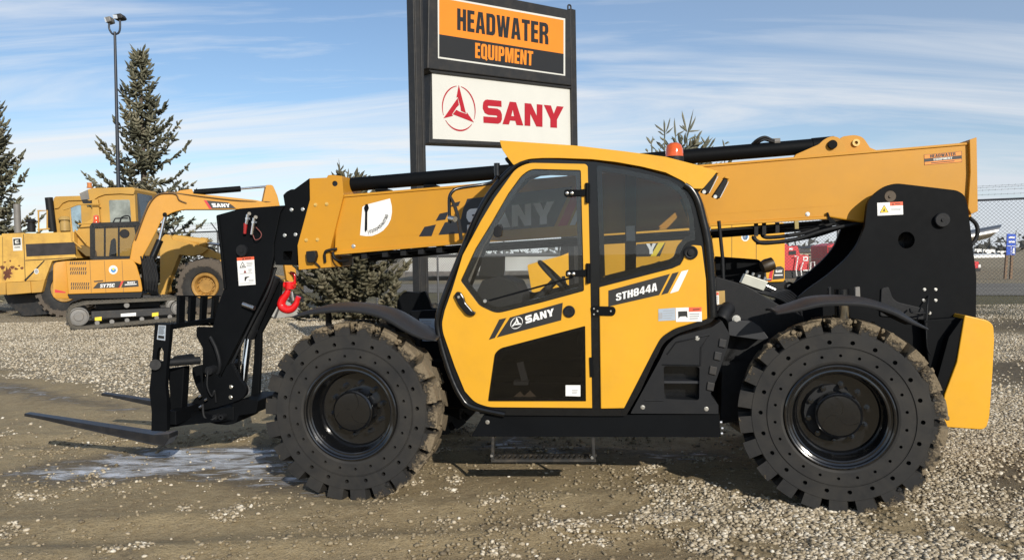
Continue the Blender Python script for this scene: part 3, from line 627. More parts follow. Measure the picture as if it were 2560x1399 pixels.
b = MB(); b.tube(spline([T.P(526, 842, YB - .03), T.P(540, 870, YB - .05), T.P(549, 905, YB - .05), T.P(546, 930, YB - .03), T.P(533, 938, YB - .02)], 6), .017, 8); b.build('tilt_hose', BLKM, tele, smooth=60)

# ---- quick coupler, carriage and forks
coup = plate([(523, 922), (551, 946, 6), (568, 912, 6), (578, 908, 6), (600, 950), (612, 962, 10), (617, 980, 14), (605, 997, 14), (580, 1006), (541, 1018), (511, 1024), (494, 1008), (470, 1023), (471, 1018), (488, 994), (502, 985), (513, 940)], YB - .06, .05, 'quick_coupler', BLK, 3)
studs([(578, 966), (577, 992)], YB - .06, .012, 'coupler_bolt', ZINC, coup)
c = T.P(527, 925, YB - .06); b = MB(); b.lathe([(0, -.04), (.035, -.04), (.04, -.03), (.04, .5)], c, (0, 1, 0), 20); c = T.P(542, 1043, YB - .1); 
b.build('coupler_pin', BLKM, coup, smooth=40)
for x in (541, 556): b = MB(); b.lathe([(.010, -.03), (.024, -.03), (.026, -.02), (.026, .05)], T.P(x, 1041, YB - .08), (0, 1, 0), 18); b.build('pin_bush', BLKM, coup, smooth=40)
plate([(480, 917), (506, 910), (508, 985, 8), (500, 985, 8), (488, 962), (480, 935)], YB + .25, .05, 'coupler_side', BLK, 3)
b = MB(); b.tube(spline([T.P(507, 1010, YB - .1), T.P(510, 1040, YB - .12), T.P(525, 1050, YB - .12), T.P(540, 1042, YB - .1)], 5), .012, 8); b.tube(spline([T.P(520, 925, YB - .1), T.P(518, 965, YB - .12), T.P(530, 990, YB - .1), T.P(536, 975, YB - .1), T.P(540, 1005, YB - .08)], 5), .008, 8); b.build('coupler_hose', BLKM, coup, smooth=60)
for x, y in ((499, 1018), (512, 1000), (498, 992)): b = MB(); b.cyl(T.P(x, y, YB - .12), T.P(x + 6, y - 4, YB - .12), .011, 6); b.build('coupler_fitting', STEEL, coup)
plate([(646, 1000), (640, 1032), (597, 1038), (589, 1058, 8), (566, 1062), (540, 1060), (511, 1052), (505, 1030), (578, 1018), (580, 1006), (605, 997)], YB - .02, .44, 'coupler_base', BLK, 4)
car = plate([(387, 807), (426, 810), (424, 840), (416, 917), (413, 965), (417, 1000), (417, 1078, 6), (378, 1076), (379, 1029), (373, 977), (378, 930), (380, 900)], .60, .05, 'fork_carriage', BLK, 0, holes=[rc([(392, 880), (397, 868), (404, 868), (409, 880), (408, 903), (391, 903)], 4)])
q = [(396, 812), (415, 813), (413, 851), (392, 848)]; Q = lambda u0, v0, u1, v1: [bil(q, u0, v1), bil(q, u1, v1), bil(q, u1, v0), bil(q, u0, v0)]
Decal(T, .60).poly(q, GREYV).poly(Q(.04, .02, .96, .98), SILV, 1).lines(Q(.1, .38, .92, .95), 8, SBLACK, 2).poly(Q(.12, .1, .85, .3), SBLACK, 2).build('data_plate', car)
b = MB()
pA = T.P(390, 910, .58); XF = pA.x
b.cyl(T.P(388, 911, .56), T.P(388, 911, .66), .045, 20); b.cyl(T.P(418, 906, .66), T.PX(500, 900, XF + .25), .034, 18); b.cyl(T.P(440, 902, .72), T.P(478, 896, .9), .046, 18)
b.build('fork_shaft', BLKM, car, smooth=40)
# rear beam joining the carriage to the coupler
b = MB(); b.prism([T.P(*p) for p in [(417, 1043, .66), (505, 1030, 1.0), (585, 1015, 1.05), (585, 1052, 1.05), (505, 1055, 1.0), (417, 1070, .66)]], (0, .12, .0)); b.build('carriage_beam', BLK, car, bevel=.01)
b = MB(); zt, zb = T.P(405, 812, .64).z, T.P(405, 1045, .64).z; xb = T.P(405, 812, .64).x
b.box((xb - .02, .66, zt - .045), (xb + .05, 1.80, zt)); b.box((xb, .66, zb - .06), (xb + .09, 1.80, zb + .06)); b.box((xb - .04, 1.80, zb - .05), (xb + .08, 1.85, zt)); b.build('carriage_crossbar', BLK, car, bevel=.006)
# load backrest: lateral grille seen at an angle
b = MB(); xr = T.P(447, 808, .9).x
A = [T.P(442, 738, .85), T.P(547, 738, 1.62), T.P(541, 808, 1.62), T.P(441, 808, .85)]
def aq(u0, u1, v0, v1): return [bil3(A, u0, v1), bil3(A, u1, v1), bil3(A, u1, v0), bil3(A, u0, v0)]
def bil3(q, u, v): return (q[3] * (1 - u) + q[2] * u) * (1 - v) + (q[0] * (1 - u) + q[1] * u) * v
off = Vector((.025, 0, 0))
b.prism(aq(0, 1, .96, 1.0), off); b.prism(aq(0, 1, -.08, .0), off)
for u in (.0, .25, .53, .82): b.prism(aq(u, u + .135, 0, .96), off)
b.build('load_backrest', BLK, car, bevel=.003)
b = MB(); b.prism(T.L([(419, 921), (460, 916), (457, 975), (453, 1030), (422, 1038), (424, 985)], .80), (0, .10, 0)); b.build('fork_shank', BLK, car, bevel=.008)
# tines: same real shape, 1 m apart
tip, heel, heelb = T.P(66, 1031, .68), T.P(392, 1082, .68), T.P(405, 1094, .68)
def tine(Y):
    b = MB(); o = Vector((0, Y - .68, 0)); th = .085
    pts = [tip, heel + Vector((0, 0, .0)), Vector((heel.x + .05, .68, heel.z)), Vector((heel.x + .15, .68, heel.z + .01)), Vector((heel.x + .15, .68, heel.z - .03)), Vector((heel.x + .10, .68, heel.z - th - .01)), Vector((heel.x, .68, heel.z - th - .005)), Vector((tip.x + .1, .68, tip.z - .038)), Vector((tip.x, .68, tip.z - .026))]
    w = .14; b.prism([p + o for p in pts], (0, w, 0), back=None)
    for i, v in enumerate(b.v):                                  # taper to the point
        t = min(1, max(0, (v[0] - tip.x) / .45)); c = Y + w / 2; b.v[i] = (v[0], c + (v[1] - c) * (.55 + .45 * t), v[2])
    return b.build('fork_tine', FORK, car, bevel=.004)
best = min(np.arange(1.1, 2.4, .02), key=lambda y: abs(T.px((tip.x, y, tip.z))[0] - 248)); YT2 = float(best)
tine(.62); tine(YT2)
print('far tine Y', YT2, T.px((tip.x, YT2, tip.z)))
b = MB(); b.box((heel.x, YT2, heel.z - .05), (heel.x + .05, YT2 + .12, zt - .3)); b.build('fork_shank', BLK, car, bevel=.006)

# ---- fenders (crowned rubber strips)
def fender(lower, name, w=.44, y0=-.02, rise=.035):
    pts = [T.P(x, y, y0) for x, y in lower]; pts = spline(pts, 5); b = MB(); cr = [(0, -.022), (.0, 0), (.035, .018), (.12, rise), (.25, rise + .006), (w - .03, .02), (w, 0)]
    n = len(cr); vs = []
    for i, p in enumerate(pts):
        t = (pts[min(i + 1, len(pts) - 1)] - pts[max(i - 1, 0)]).normalized(); up_ = Vector((-t.z, 0, t.x)); k = min(1, .35 + 3.0 * min(i, len(pts) - 1 - i) / len(pts))
        for dy, dz in cr: vs.append(p + Vector((0, dy, 0)) + up_ * dz * k)
    b.add(vs, [(i * n + j, i * n + j + 1, (i + 1) * n + j + 1, (i + 1) * n + j) for i in range(len(pts) - 1) for j in range(n - 1)])
    o = b.build(name, FENDER, tele, smooth=60); m = o.modifiers.new('thickness', 'SOLIDIFY'); m.thickness = .012; m.offset = -1
    return o
fd = fender([(730, 792), (778, 780), (844, 773), (908, 777), (962, 792), (1014, 822), (1055, 842), (1090, 850)], 'front_fender')
b = MB(); b.tube(spline([T.P(818, 778, .15), T.P(822, 790, .17), T.P(822, 812, .2), T.P(826, 900, .32)], 4), .024, 8); b.build('fender_stay', BLKM, fd, smooth=60)
plate([(958, 815), (980, 806), (1030, 835), (1050, 850), (1050, 905), (1000, 860)], .30, .05, 'fender_bracket', BLKM)
fd = fender([(1940, 784), (1996, 772), (2050, 759), (2112, 756), (2174, 761), (2236, 779), (2285, 805), (2322, 822)], 'rear_fender')
b = MB(); b.cyl(T.P(2111, 758, .12), T.P(2111, 850, .2), .030, 16); b.cyl(T.P(2111, 756, .12), T.P(2111, 768, .12), .018, 8); b.build('fender_post', ZINC, fd, smooth=40)
for x0, x1 in ((2071, 2078), (2138, 2150)): plate([(x0, 718), (x1, 716), (x1 + 2, 760), (x0, 762)], .55, .04, 'ram_guard', GREYM if x0 > 2100 else BLKM)
b = MB(); b.cyl(T.P(2105, 722, .62), T.P(2108, 860, .62), .055, 22); b.build('steering_ram', BLKG, tele, smooth=40)
b = MB(); b.tube(spline([T.P(2275, 772, .86), T.P(2278, 780, .8), T.P(2300, 782, .8), T.P(2323, 780, .84)], 4), .008, 6); b.build('grab_wire', BLKM, tele)
plate([(1820, 805), (1835, 800), (1880, 803), (1900, 815), (1922, 845), (1905, 850), (1822, 838)], .35, .3, 'tank_cover', FENDER, 4)
plate([(1828, 838), (1900, 846), (1880, 900), (1862, 980), (1850, 1050), (1800, 1060), (1805, 900)], .55, .5, 'hydraulic_tank', BLKM, 4)
studs([(1841, 797)], .36, .02, 'tank_cap', ZINC)

# ---- skirt, step, side step box
sk = plate([(1208, 1037), (1798, 1036), (1802, 1092), (1178, 1090)], .17, .40, 'side_skirt', BLK, 2, bevel=.008)
studs([(1219, 1054)], .17, .011, 'skirt_bolt', ZINC, sk)
b = MB()
for x in (1233, 1483): b.bar(T.P(x, 1088, .20), T.P(x + (2 if x > 1300 else -1), 1150, .20), .035, .02)
b.bar(T.P(1228, 1150, .20), T.P(1490, 1149, .20), .02, .035, upv=(0, 1, 0)); b.bar(T.P(1228, 1150, .20) + Y0 * .14, T.P(1490, 1149, .20) + Y0 * .14, .02, .035, upv=(0, 1, 0))
p0 = T.P(1230, 1150, .20); p1 = T.P(1488, 1149, .20)
for i in range(19): c = p0.lerp(p1, (i + .5) / 19); b.box((c.x - .006, .20, c.z - .008), (c.x + .012, .34, c.z + .014))
st = b.build('entry_step', paint('dusty_step', (.018, .018, .017), .6, var=.2, dirt=.4), tele, bevel=.002)
studs([(1230, 1138), (1481, 1143)], .19, .009, 'step_bolt', ZINC, st)
BOX = [(1576, 1033, 3), (1652, 894, 0), (1664, 866, 14), (1688, 842, 16), (1781, 817, 6), (1804, 800, 4), (1825, 836, 8), (1818, 870), (1792, 945), (1775, 985, 8), (1796, 1012), (1796, 1034)]
bx = plate(BOX, .15, .34, 'step_box', BLKM, 0, holes=[rc([(1659, 914), (1749, 916), (1748, 1000), (1661, 996)], 8)], bevel=.01)
b = MB(); b.box(*(lambda a, c: ((a.x, .30, c.z), (c.x, .47, a.z)))(T.P(1655, 910, .15), T.P(1752, 1003, .15))); b.build('step_recess', BLKG, bx)
b = MB(); b.box(*(lambda a, c: ((a.x, .17, c.z), (c.x, .30, a.z)))(T.P(1659, 953, .15), T.P(1749, 960, .15))); b.build('step_tread', FENDER, bx, bevel=.004)
b = MB()
for p in ([(1656, 911), (1751, 913)], [(1751, 913), (1752, 868), (1774, 836), (1690, 855), (1668, 885)], [(1612, 1000), (1658, 1000)]): b.tube(T.L(p, .148), .005, 6)
b.build('box_rib', BLKM, bx, smooth=60)
for x, y in ((1808, 858), (1796, 890), (1784, 926), (1778, 966)):
    b = MB(); b.prism(T.L(rc([(x - 9, y - 13), (x + 9, y - 9), (x + 5, y + 11), (x - 12, y + 7)], 2), .148), (0, -.012, 0)); b.build('tread_pad', DARKG, bx, bevel=.004)
studs([(1743, 845), (1607, 1017), (1766, 1021)], .15, .011, 'box_bolt', ZINC, bx)
b = MB(); b.tube(spline([T.P(1822, 768, .42), T.P(1812, 782, .36), T.P(1803, 800, .32)], 4), [.055 if i % 2 else .048 for i in range(9)], 16); b.build('filler_hose', BLKM, tele, smooth=60)
for x, y in ((1800, 1055), (1803, 1070), (1802, 1083)): b = MB(); b.cyl(T.P(x, y, .2), T.P(x + 5, y, .2), .014, 8); b.build('grease_fitting', STEEL, tele)
# ---- cab
OUT = [(1283, 416, 14), (1228, 474, 0), (1188, 542), (1148, 640), (1116, 722), (1096, 780, 10), (1092, 832, 20), (1122, 930), (1150, 992, 20), (1178, 1018, 16), (1212, 1031, 10), (1262, 1037), (1480, 1039), (1565, 1039, 3), (1602, 975), (1640, 892), (1660, 855, 14), (1692, 834, 14), (1776, 806, 4), (1787, 796, 6), (1783, 700), (1777, 600), (1766, 540), (1750, 492, 10), (1728, 466, 14), (1690, 446), (1600, 422), (1490, 405), (1370, 397), (1322, 400, 10)]
DW = [(1326, 422, 18), (1452, 425, 5), (1460, 727, 5), (1350, 757, 0), (1240, 784, 16), (1198, 764, 8), (1151, 702, 4), (1188, 622), (1228, 557), (1270, 484), (1302, 440, 10)]
LW = [(1463, 814, 3), (1250, 870, 10), (1236, 884, 8), (1219, 1003, 3), (1465, 1003, 3)]
RW = [(1490, 411, 3), (1560, 421), (1634, 437), (1682, 452, 10), (1709, 472, 18), (1726, 502, 14), (1736, 545), (1741, 602, 6), (1722, 604, 10), (1706, 622, 8), (1697, 650, 10), (1680, 661, 6), (1507, 706, 3), (1499, 706, 3)]
def shrink(px, k):
    "inset an outline by k pixels"
    P = [Vector(p[:2]) for p in px]; n = len(P); ar = sum(P[i - 1].x * P[i].y - P[i].x * P[i - 1].y for i in range(n)); s = 1 if ar > 0 else -1; out = []
    for i in range(n):
        a = (P[i] - P[i - 1]).normalized(); c = (P[(i + 1) % n] - P[i]).normalized(); na = Vector((-a.y, a.x)) * s; nc = Vector((-c.y, c.x)) * s
        m = (na + nc) / max(.35, 1 + na.dot(nc)); q = P[i] + m * k; out.append((q.x, q.y) + tuple(px[i][2:3]))
    return out
dwi, lwi, rwi = rc(shrink(DW, 13), 0), rc(shrink(LW, 9), 0), rc(shrink(RW, 14), 0)
cabf = plate(rc(OUT, 0), YC, .055, 'cab_frame', BLKG, 0, holes=[dwi, lwi, rwi], bevel=.008)
door = plate(rc([(1321, 407, 22), (1464, 410, 6), (1469, 416), (1476, 726), (1480, 1019), (1222, 1017, 14), (1187, 1005, 14), (1162, 977), (1137, 916), (1107, 830, 14), (1105, 806, 8), (1112, 775), (1131, 722), (1157, 637), (1203, 551), (1236, 496), (1289, 422, 16)], 0), YC - .022, .022, 'cab_door', YEL, 0, holes=[rc(DW, 0), rc(LW, 0)], bevel=.006)
side = plate(rc([(1498, 718), (1680, 671), (1700, 662), (1710, 645, 8), (1716, 622, 10), (1728, 612, 8), (1754, 614, 5), (1765, 699), (1768, 797, 4), (1686, 821, 14), (1652, 843, 14), (1632, 880), (1560, 1020), (1502, 1021)], 0), YC - .022, .022, 'cab_side_panel', YEL, 0, bevel=.006)
def pane(px, Y, name, mat, parent):
    b = MB(); b.prism(T.L(px, Y), (0, .005, 0)); return b.build(name, mat, parent)
# black ceramic border of each pane, then the glass
for px, inn, par, gm in ((DW, dwi, door, GLASS), (RW, rwi, cabf, GLASSD), (LW, lwi, door, GLASSX)):
    pane(rc(shrink(px, 2), 0), YC - .010, 'window_glass', gm, par)
# rear pillar tube
b = MB(); b.tube(spline([T.P(1712, 462, YC), T.P(1728, 474, YC), T.P(1744, 502, YC), T.P(1756, 545, YC), T.P(1769, 607, YC), T.P(1777, 699, YC), T.P(1781, 760, YC), T.P(1782, 792, YC)], 6), .030, 14); b.build('rear_pillar', BLKG, cabf, smooth=60)
b = MB(); b.tube(spline([T.P(1322, 403, YC), T.P(1287, 416, YC), T.P(1232, 474, YC), T.P(1190, 545, YC), T.P(1150, 641, YC), T.P(1118, 722, YC), T.P(1097, 784, YC), T.P(1096, 832, YC), T.P(1124, 930, YC), T.P(1152, 990, YC), T.P(1180, 1016, YC), T.P(1262, 1035, YC)], 6), .022, 12); b.build('front_pillar', BLKG, cabf, smooth=60)
# roof
RF = [(1249, 351, 2), (1440, 364), (1559, 378), (1664, 392), (1741, 412), (1793, 428, 3), (1784, 440), (1757, 472, 4), (1726, 471, 6), (1710, 454, 10), (1664, 431), (1602, 416), (1541, 405), (1480, 398), (1400, 395), (1357, 395), (1323, 397, 10), (1301, 404), (1284, 413, 3), (1267, 391), (1255, 373, 4)]
b = MB(); f = T.L(rc(RF, 0), YC - .025); zc = max(p.z for p in f)
b.prism(f, (0, .11, 0)); roof = b.build('cab_roof', YEL, tele, bevel=.018, seg=3)
b = MB(); b.prism([p + Y0 * .87 for p in f], (0, .06, 0)); b.build('roof_side_rail', YEL, roof, bevel=.01)
for px in ([(1249, 353), (1300, 357), (1330, 396), (1301, 404), (1284, 413), (1267, 391), (1255, 373)], [(1580, 382), (1664, 394), (1741, 414), (1793, 429), (1784, 440), (1757, 471), (1726, 470), (1710, 453), (1664, 430), (1602, 415), (1580, 410)]):
    b = MB(); b.prism([p + Y0 * .115 for p in T.L(px, YC - .025)], (0, .75, 0)); b.build('roof_panel', YEL, roof)
for k in range(7):
    y = YC + .15 + .10 * k; b = MB(); b.tube([p + Y0 * (y - YC + .025) for p in T.L([(1322, 374), (1440, 376), (1590, 392)], YC - .025)], .013, 8); b.build('roof_guard_bar', BLKM, roof, smooth=60)
gp = T.L([(1320, 385), (1440, 387), (1590, 402)], YC - .025); n = 3; b = MB(); b.add([p + Y0 * .12 for p in gp] + [p + Y0 * .86 for p in gp], [(0, 1, 4, 3), (1, 2, 5, 4)]); b.build('roof_window', GLASS, roof)
roof.data.shade_smooth(); roof.data.set_sharp_from_angle(angle=R(25))
b = MB(); b.prism(T.L([(1285, 412), (1268, 392), (1262, 396), (1264, 402), (1278, 418)], YC + .05), (0, .8, 0)); b.build('roof_seal', BLKM, roof)
# beacon
c = T.P(1686, 402, .42); c = Vector((c.x, c.y, c.z)); b = MB(); b.lathe([(.068, -.03), (.070, .0), (.068, .03)], c, (0, 0, 1), 28); bc = b.build('beacon', BLKM, roof, smooth=40)
b = MB(); b.lathe([(.068, .0), (.066, .05), (.062, .085), (.054, .112), (.036, .13), (.0, .136)], c + Vector((0, 0, .0)), (0, 0, 1), 32); b.build('beacon_lens', AMBER, bc, smooth=50)
# rear work lights
for (x, y, Y) in ((1760, 478, .30), (1788, 490, .62)):
    a = T.P(x, y, Y); e = a + Vector((.085, 0, .135)); b = MB(); b.prism([a + Vector((-.02, 0, .0)), a + Vector((.03, 0, -.02)), e + Vector((.012, 0, -.02)), e + Vector((-.015, 0, .0))], (0, .12, 0)); wl = b.build('work_light', BLKM, roof, bevel=.006)
    b = MB(); b.prism([e + Vector((-.02, -.01, .002)), e + Vector((.018, -.01, -.012)), e + Vector((.024, -.01, .0)), e + Vector((-.006, -.01, .016))], (0, .14, 0)); b.build('light_hood', YELB, wl, bevel=.003)
    b = MB(); b.cyl(a + Vector((.0, -.01, -.005)), a + Vector((0, .02, -.005)), .014, 8); b.build('light_bolt', ZINC, wl)
    b = MB(); b.prism([a + Vector((.036, .01, -.012)), a + Vector((.038, .11, -.012)), e + Vector((.014, .11, -.028)), e + Vector((.014, .01, -.028))], (.004, 0, -.002)); b.build('light_lens', LENS, wl)
# far side of the cab, floor, posts
FY = YC + .88
b = MB(); off = .88 - .055
for px in ([(1322, 400), (1283, 416), (1228, 474), (1188, 542), (1148, 640), (1116, 722), (1096, 780)],):
    b.tube([p + Y0 * .86 for p in T.L(px, YC)], .030, 10)
b.bar(T.P(1479, 405, YC) + Y0 * .86, T.P(1486, 800, YC) + Y0 * .86, .05, .05, upv=(0, 1, 0)); b.tube([p + Y0 * .86 for p in T.L([(1728, 474), (1756, 545), (1772, 640), (1778, 720), (1782, 795)], YC)], .030, 10)
b.bar(T.P(1576, 740, YC + .84), T.P(1577, 430, YC + .84), .09, .05, upv=(0, 1, 0))
b.build('far_cab_post', BLKM, cabf, smooth=50)
b = MB(); b.prism([p + Y0 * .86 for p in T.L([(1160, 712), (1300, 745), (1486, 705), (1500, 720), (1660, 655), (1778, 700), (1784, 795), (1660, 850), (1565, 1035), (1250, 1035), (1150, 990), (1097, 830)], YC)], (0, .03, 0)); b.build('far_cab_panel', BLKM, cabf)
b = MB(); b.prism(T.L([(1190, 1015), (1560, 1030), (1560, 1038), (1200, 1034)], YC + .06), (0, .8, 0)); b.prism(T.L([(1500, 905), (1660, 845), (1640, 890), (1565, 1030), (1500, 1030)], YC + .06), (0, .8, 0)); b.build('cab_floor', BLKM, cabf)
b = MB(); b.prism(T.L([(1100, 780), (1110, 778), (1128, 830), (1160, 930), (1190, 1000), (1180, 1010), (1148, 985), (1098, 835)], YC + .06), (0, .8, 0)); b.build('cab_front_wall', BLKM, cabf)
b = MB(); gp = T.L([(1290, 420), (1236, 478), (1194, 548), (1155, 645), (1124, 725), (1106, 780)], YC + .06); n = len(gp)
b.add(gp + [p + Y0 * .78 for p in gp], [(i, i + 1, n + i + 1, n + i) for i in range(n - 1)]); b.build('windscreen', GLASS, cabf, smooth=60)
b = MB(); gp = spline([T.P(1748, 490, YC + .06), T.P(1766, 545, YC + .06), T.P(1778, 610, YC + .06), T.P(1786, 700, YC + .06), T.P(1789, 790, YC + .06)], 4); n = len(gp); vs = [p + Vector((.05 * math.sin(math.pi * j / 6), .80 * j / 6, 0)) for j in range(7) for p in gp]
b.add(vs, [(j * n + i, j * n + i + 1, (j + 1) * n + i + 1, (j + 1) * n + i) for j in range(6) for i in range(n - 1)]); b.build('rear_window', GLASSD, cabf, smooth=60)
b = MB(); b.tube([T.P(1797, 552, .75), T.P(1806, 640, .75), T.P(1812, 800, .75)], .014, 8); b.build('rear_window_post', BLKM, cabf, smooth=60)
b = MB(); b.prism(T.L([(1786, 728), (1812, 726), (1813, 757), (1787, 764)], .45), (0, .02, 0)); b.build('rear_lamp_bracket', paint('tan_bracket', (.42, .27, .08), .5), cabf)
Decal(T, .45).poly([(1786, 730), (1797, 729), (1798, 760), (1787, 762)], WHITE).poly([(1787, 731), (1796.5, 730), (1797, 737), (1787, 738)], WARN, 1).lines([(1788, 740), (1796, 740), (1796, 758), (1788, 758)], 4, GREYV).build('warning_label', cabf)
# interior
b = MB(); b.prism(T.L(rc([(1172, 770), (1206, 700), (1248, 690), (1290, 705), (1306, 740), (1300, 860), (1215, 930)], 6), YC + .30), (0, .48, 0)); b.prism(T.L([(1205, 640), (1262, 640), (1258, 695), (1196, 690)], YC + .55), (0, .04, 0)); dash = b.build('dashboard', SEATM, cabf, bevel=.01)
b = MB(); c = T.P(1392, 697, YC + .42); b.tube([T.P(1300, 790, YC + .42), c], .028, 12)
ax = (T.P(1300, 790, YC + .42) - c).normalized()
aa = Vector((0, 1, 0)); ab = ax.cross(aa); b.tube([c + (aa * math.cos(w) + ab * math.sin(w)) * .19 for w in [i * math.pi / 14 for i in range(29)]], .015, 8)
for k in range(3): w = k * 2.094 + .4; b.bar(c, c + (aa * math.cos(w) + ab * math.sin(w)) * .19, .03, .012)
b.cyl(c + ax * .02, c - ax * .02, .045, 16); b.build('steering_wheel', SEATM, cabf, smooth=50)
b = MB()
seat = [(1440, 850), (1448, 828), (1540, 812), (1600, 830), (1600, 870), (1450, 880)]; b.prism(T.L(rc(seat, 8), YC + .22), (0, .5, 0))
b.prism(T.L(rc([(1560, 830), (1590, 700), (1600, 668), (1618, 664), (1630, 690), (1622, 840)], 8), YC + .22), (0, .5, 0)); b.build('operator_seat', SEATM, cabf, bevel=.02)
b = MB(); b.prism(T.L(rc([(1400, 760), (1480, 735), (1560, 735), (1560, 790), (1430, 800)], 5), YC + .72), (0, .14, 0)); b.bar(T.P(1420, 760, YC + .79), T.P(1408, 690, YC + .79), .03, .03); b.build('joystick_console', SEATM, cabf, bevel=.01)
b = MB(); b.bar(T.P(1300, 905, YC + .3), T.P(1312, 950, YC + .3), .03, .05); b.box(T.P(1300, 962, YC + .3) - Vector((.05, 0, 0)), T.P(1300, 962, YC + .3) + Vector((.06, .1, .03))); b.build('foot_pedal', GREYM, cabf)
b = MB(); b.prism(T.L([(1283, 992), (1300, 978), (1309, 990), (1325, 976), (1340, 992)], YC + .12), (0, .02, 0)); b.build('floor_rag', paint('tan_rag', (.42, .31, .20), .8), cabf)
b = MB(); b.prism(T.L([(1565, 565), (1587, 564), (1588, 602), (1566, 602)], YC + .80), (0, .004, 0)); b.build('cab_notice', WHITE, cabf)
b = MB(); b.bar(T.P(1222, 751, YC - .02), T.P(1432, 693, YC - .02), .012, .014); b.cyl(T.P(1214, 752, YC - .03), T.P(1214, 752, YC), .014, 12); b.build('window_stay', BLK, door)
b = MB(); c = T.P(1213, 752, YC - .03); b.cyl(c, c - Y0 * .012, .013, 12); b.build('stay_knob', ZINC, door, smooth=40)
b = MB(); b.prism(T.L(rc([(1236, 570), (1246, 562), (1256, 567), (1254, 590), (1242, 594), (1234, 588)], 4), YC - .012), (0, -.02, 0)); b.build('window_latch', BLKM, door, bevel=.004)
# hinges
for (x0, y0, x1, h) in ((1410, 483, 1468, 9), (1414, 684, 1470, 9)):
    b = MB(); b.prism(T.L(rc([(x0, y0 - h, 7), (x0 + 34, y0 - h), (x1 - 4, y0 - h - 2), (x1 - 4, y0 + h - 2), (x0 + 34, y0 + h - 2), (x0, y0 + h, 7)], 0), YC - .040), (0, .014, 0)); b.prism(T.L([(x1 - 5, y0 - 26), (x1 + 6, y0 - 26), (x1 + 6, y0 + 24), (x1 - 5, y0 + 24)], YC - .036), (0, .03, 0)); b.cyl(T.P(x1, y0 - 26, YC - .04), T.P(x1, y0 + 24, YC - .04), .012, 10)
    hg = b.build('door_hinge', BLK, door, bevel=.003)
    for dx in (8, 20): c = T.P(x0 + dx, y0, YC - .04); b = MB(); b.lathe([(0, -.012), (.009, -.011), (.014, -.006), (.014, .002)], c, (0, 1, 0), 16); b.build('hinge_bolt', ZINC, hg, smooth=50)
b = MB(); b.prism(T.L(rc([(1477, 768), (1482, 765), (1535, 766, 8), (1540, 775, 6), (1536, 789, 8), (1480, 788)], 2), YC - .036), (0, .014, 0)); hg = b.build('door_hinge', BLK, side, bevel=.003)
for x, y in ((1485, 771), (1494, 777), (1485, 785), (1527, 777)): c = T.P(x, y, YC - .036); b = MB(); b.lathe([(0, -.008), (.006, -.008), (.008, .002)], c, (0, 1, 0), 10); b.build('hinge_bolt', ZINC, hg)
b = MB(); b.prism(T.L([(1473, 893), (1481, 893), (1483, 942), (1475, 942)], YC - .034), (0, .02, 0)); b.build('door_hinge', BLK, door, bevel=.003)
# door handle, vent, fuel cap
b = MB(); b.prism(T.L(rc([(1134, 738), (1142, 728), (1152, 731), (1160, 744), (1163, 756), (1182, 778), (1189, 780), (1186, 788), (1176, 790), (1165, 786), (1146, 762)], 4), YC - .055), (0, .03, 0)); hd = b.build('door_handle', BLKG, door, bevel=.008)
c = T.P(1147, 742, YC - .055); b = MB(); b.cyl(c, c - Y0 * .006, .010, 12); b.build('lock_barrel', ZINC, hd)
for (x, y, r, par) in ((1423, 778, 15, door), (1727, 631, 17, cabf)):
    c = T.P(x, y, YC - .022); rr = r / 350; b = MB(); b.lathe([(rr * .35, -.012), (rr * .75, -.012), (rr * .85, -.016), (rr, -.012), (rr, .004)], c, (0, 1, 0), 30); b.lathe([(0, -.006), (rr * .4, -.006)], c, (0, 1, 0), 20)
    if x < 1500:
        for k in range(6): w = k * math.pi / 3; b.cyl(c + Vector((math.cos(w) * rr * .55, -.016, math.sin(w) * rr * .55)), c + Vector((math.cos(w) * rr * .55, -.01, math.sin(w) * rr * .55)), rr * .13, 8)
    else: b.lathe([(0, -.028), (rr * .45, -.026), (rr * .5, -.008)], c, (0, 1, 0), 20)
    b.build('speaker_vent' if x < 1500 else 'filler_cap', BLKM, par, smooth=40)
# decals on the cab
YD = YC - .022
d = Decal(T, YD); d.poly([(1275, 793), (1407, 756), (1403, 800), (1242, 843)], SBLACK).poly([(1248, 798), (1266, 794), (1237, 844), (1222, 849)], SBLACK)
d.sany([(1312, 790), (1384, 770), (1386, 788), (1314, 809)], WHITE); d.emblem([(1276, 796), (1307, 788), (1307, 817), (1276, 825)], WHITE, ringw=.13); d.build('door_decal', door)
d = Decal(T, YD); d.poly([(1521, 726), (1675, 684), (1648, 737), (1521, 766)], SBLACK).poly([(1681, 683), (1697, 679), (1670, 732), (1653, 737)], SBLACK).poly([(1704, 678), (1721, 674), (1696, 727), (1675, 733)], WHITE)
d.block('STH844A', [(1540, 734), (1643, 706), (1643, 726), (1540, 752)], WHITE, 1, .12); d.build('model_decal', side)
d = Decal(T, YD); d.poly([(1646, 772), (1688, 769), (1689, 800), (1646, 802)], SILV).poly([(1689, 769), (1754, 767), (1755, 803), (1690, 804)], WHITE).poly([(1722, 768), (1754, 767), (1754, 778), (1722, 779)], WARN, 1).lines([(1724, 782), (1750, 781), (1750, 798), (1724, 799)], 3, GREYV)
d.lines([(1658, 774), (1686, 772), (1686, 797), (1658, 798)], 4, GREYV, 1, .25).poly([(1647, 782), (1656, 781), (1656, 796), (1647, 797)], GREYV, 1).poly([(1695, 778), (1718, 777), (1719, 794), (1714, 790), (1700, 791), (1696, 796)], SBLACK, 1).lines([(1732, 771), (1750, 770), (1750, 775), (1732, 776)], 1, SBLACK, 2); d.build('data_plate', side)
Decal(T, YC - .012).poly([(1414, 962), (1451, 962), (1451, 990), (1414, 989)], WHITE).lines([(1430, 973), (1445, 973), (1445, 984), (1430, 984)], 3, GREYV).build('window_label', door)
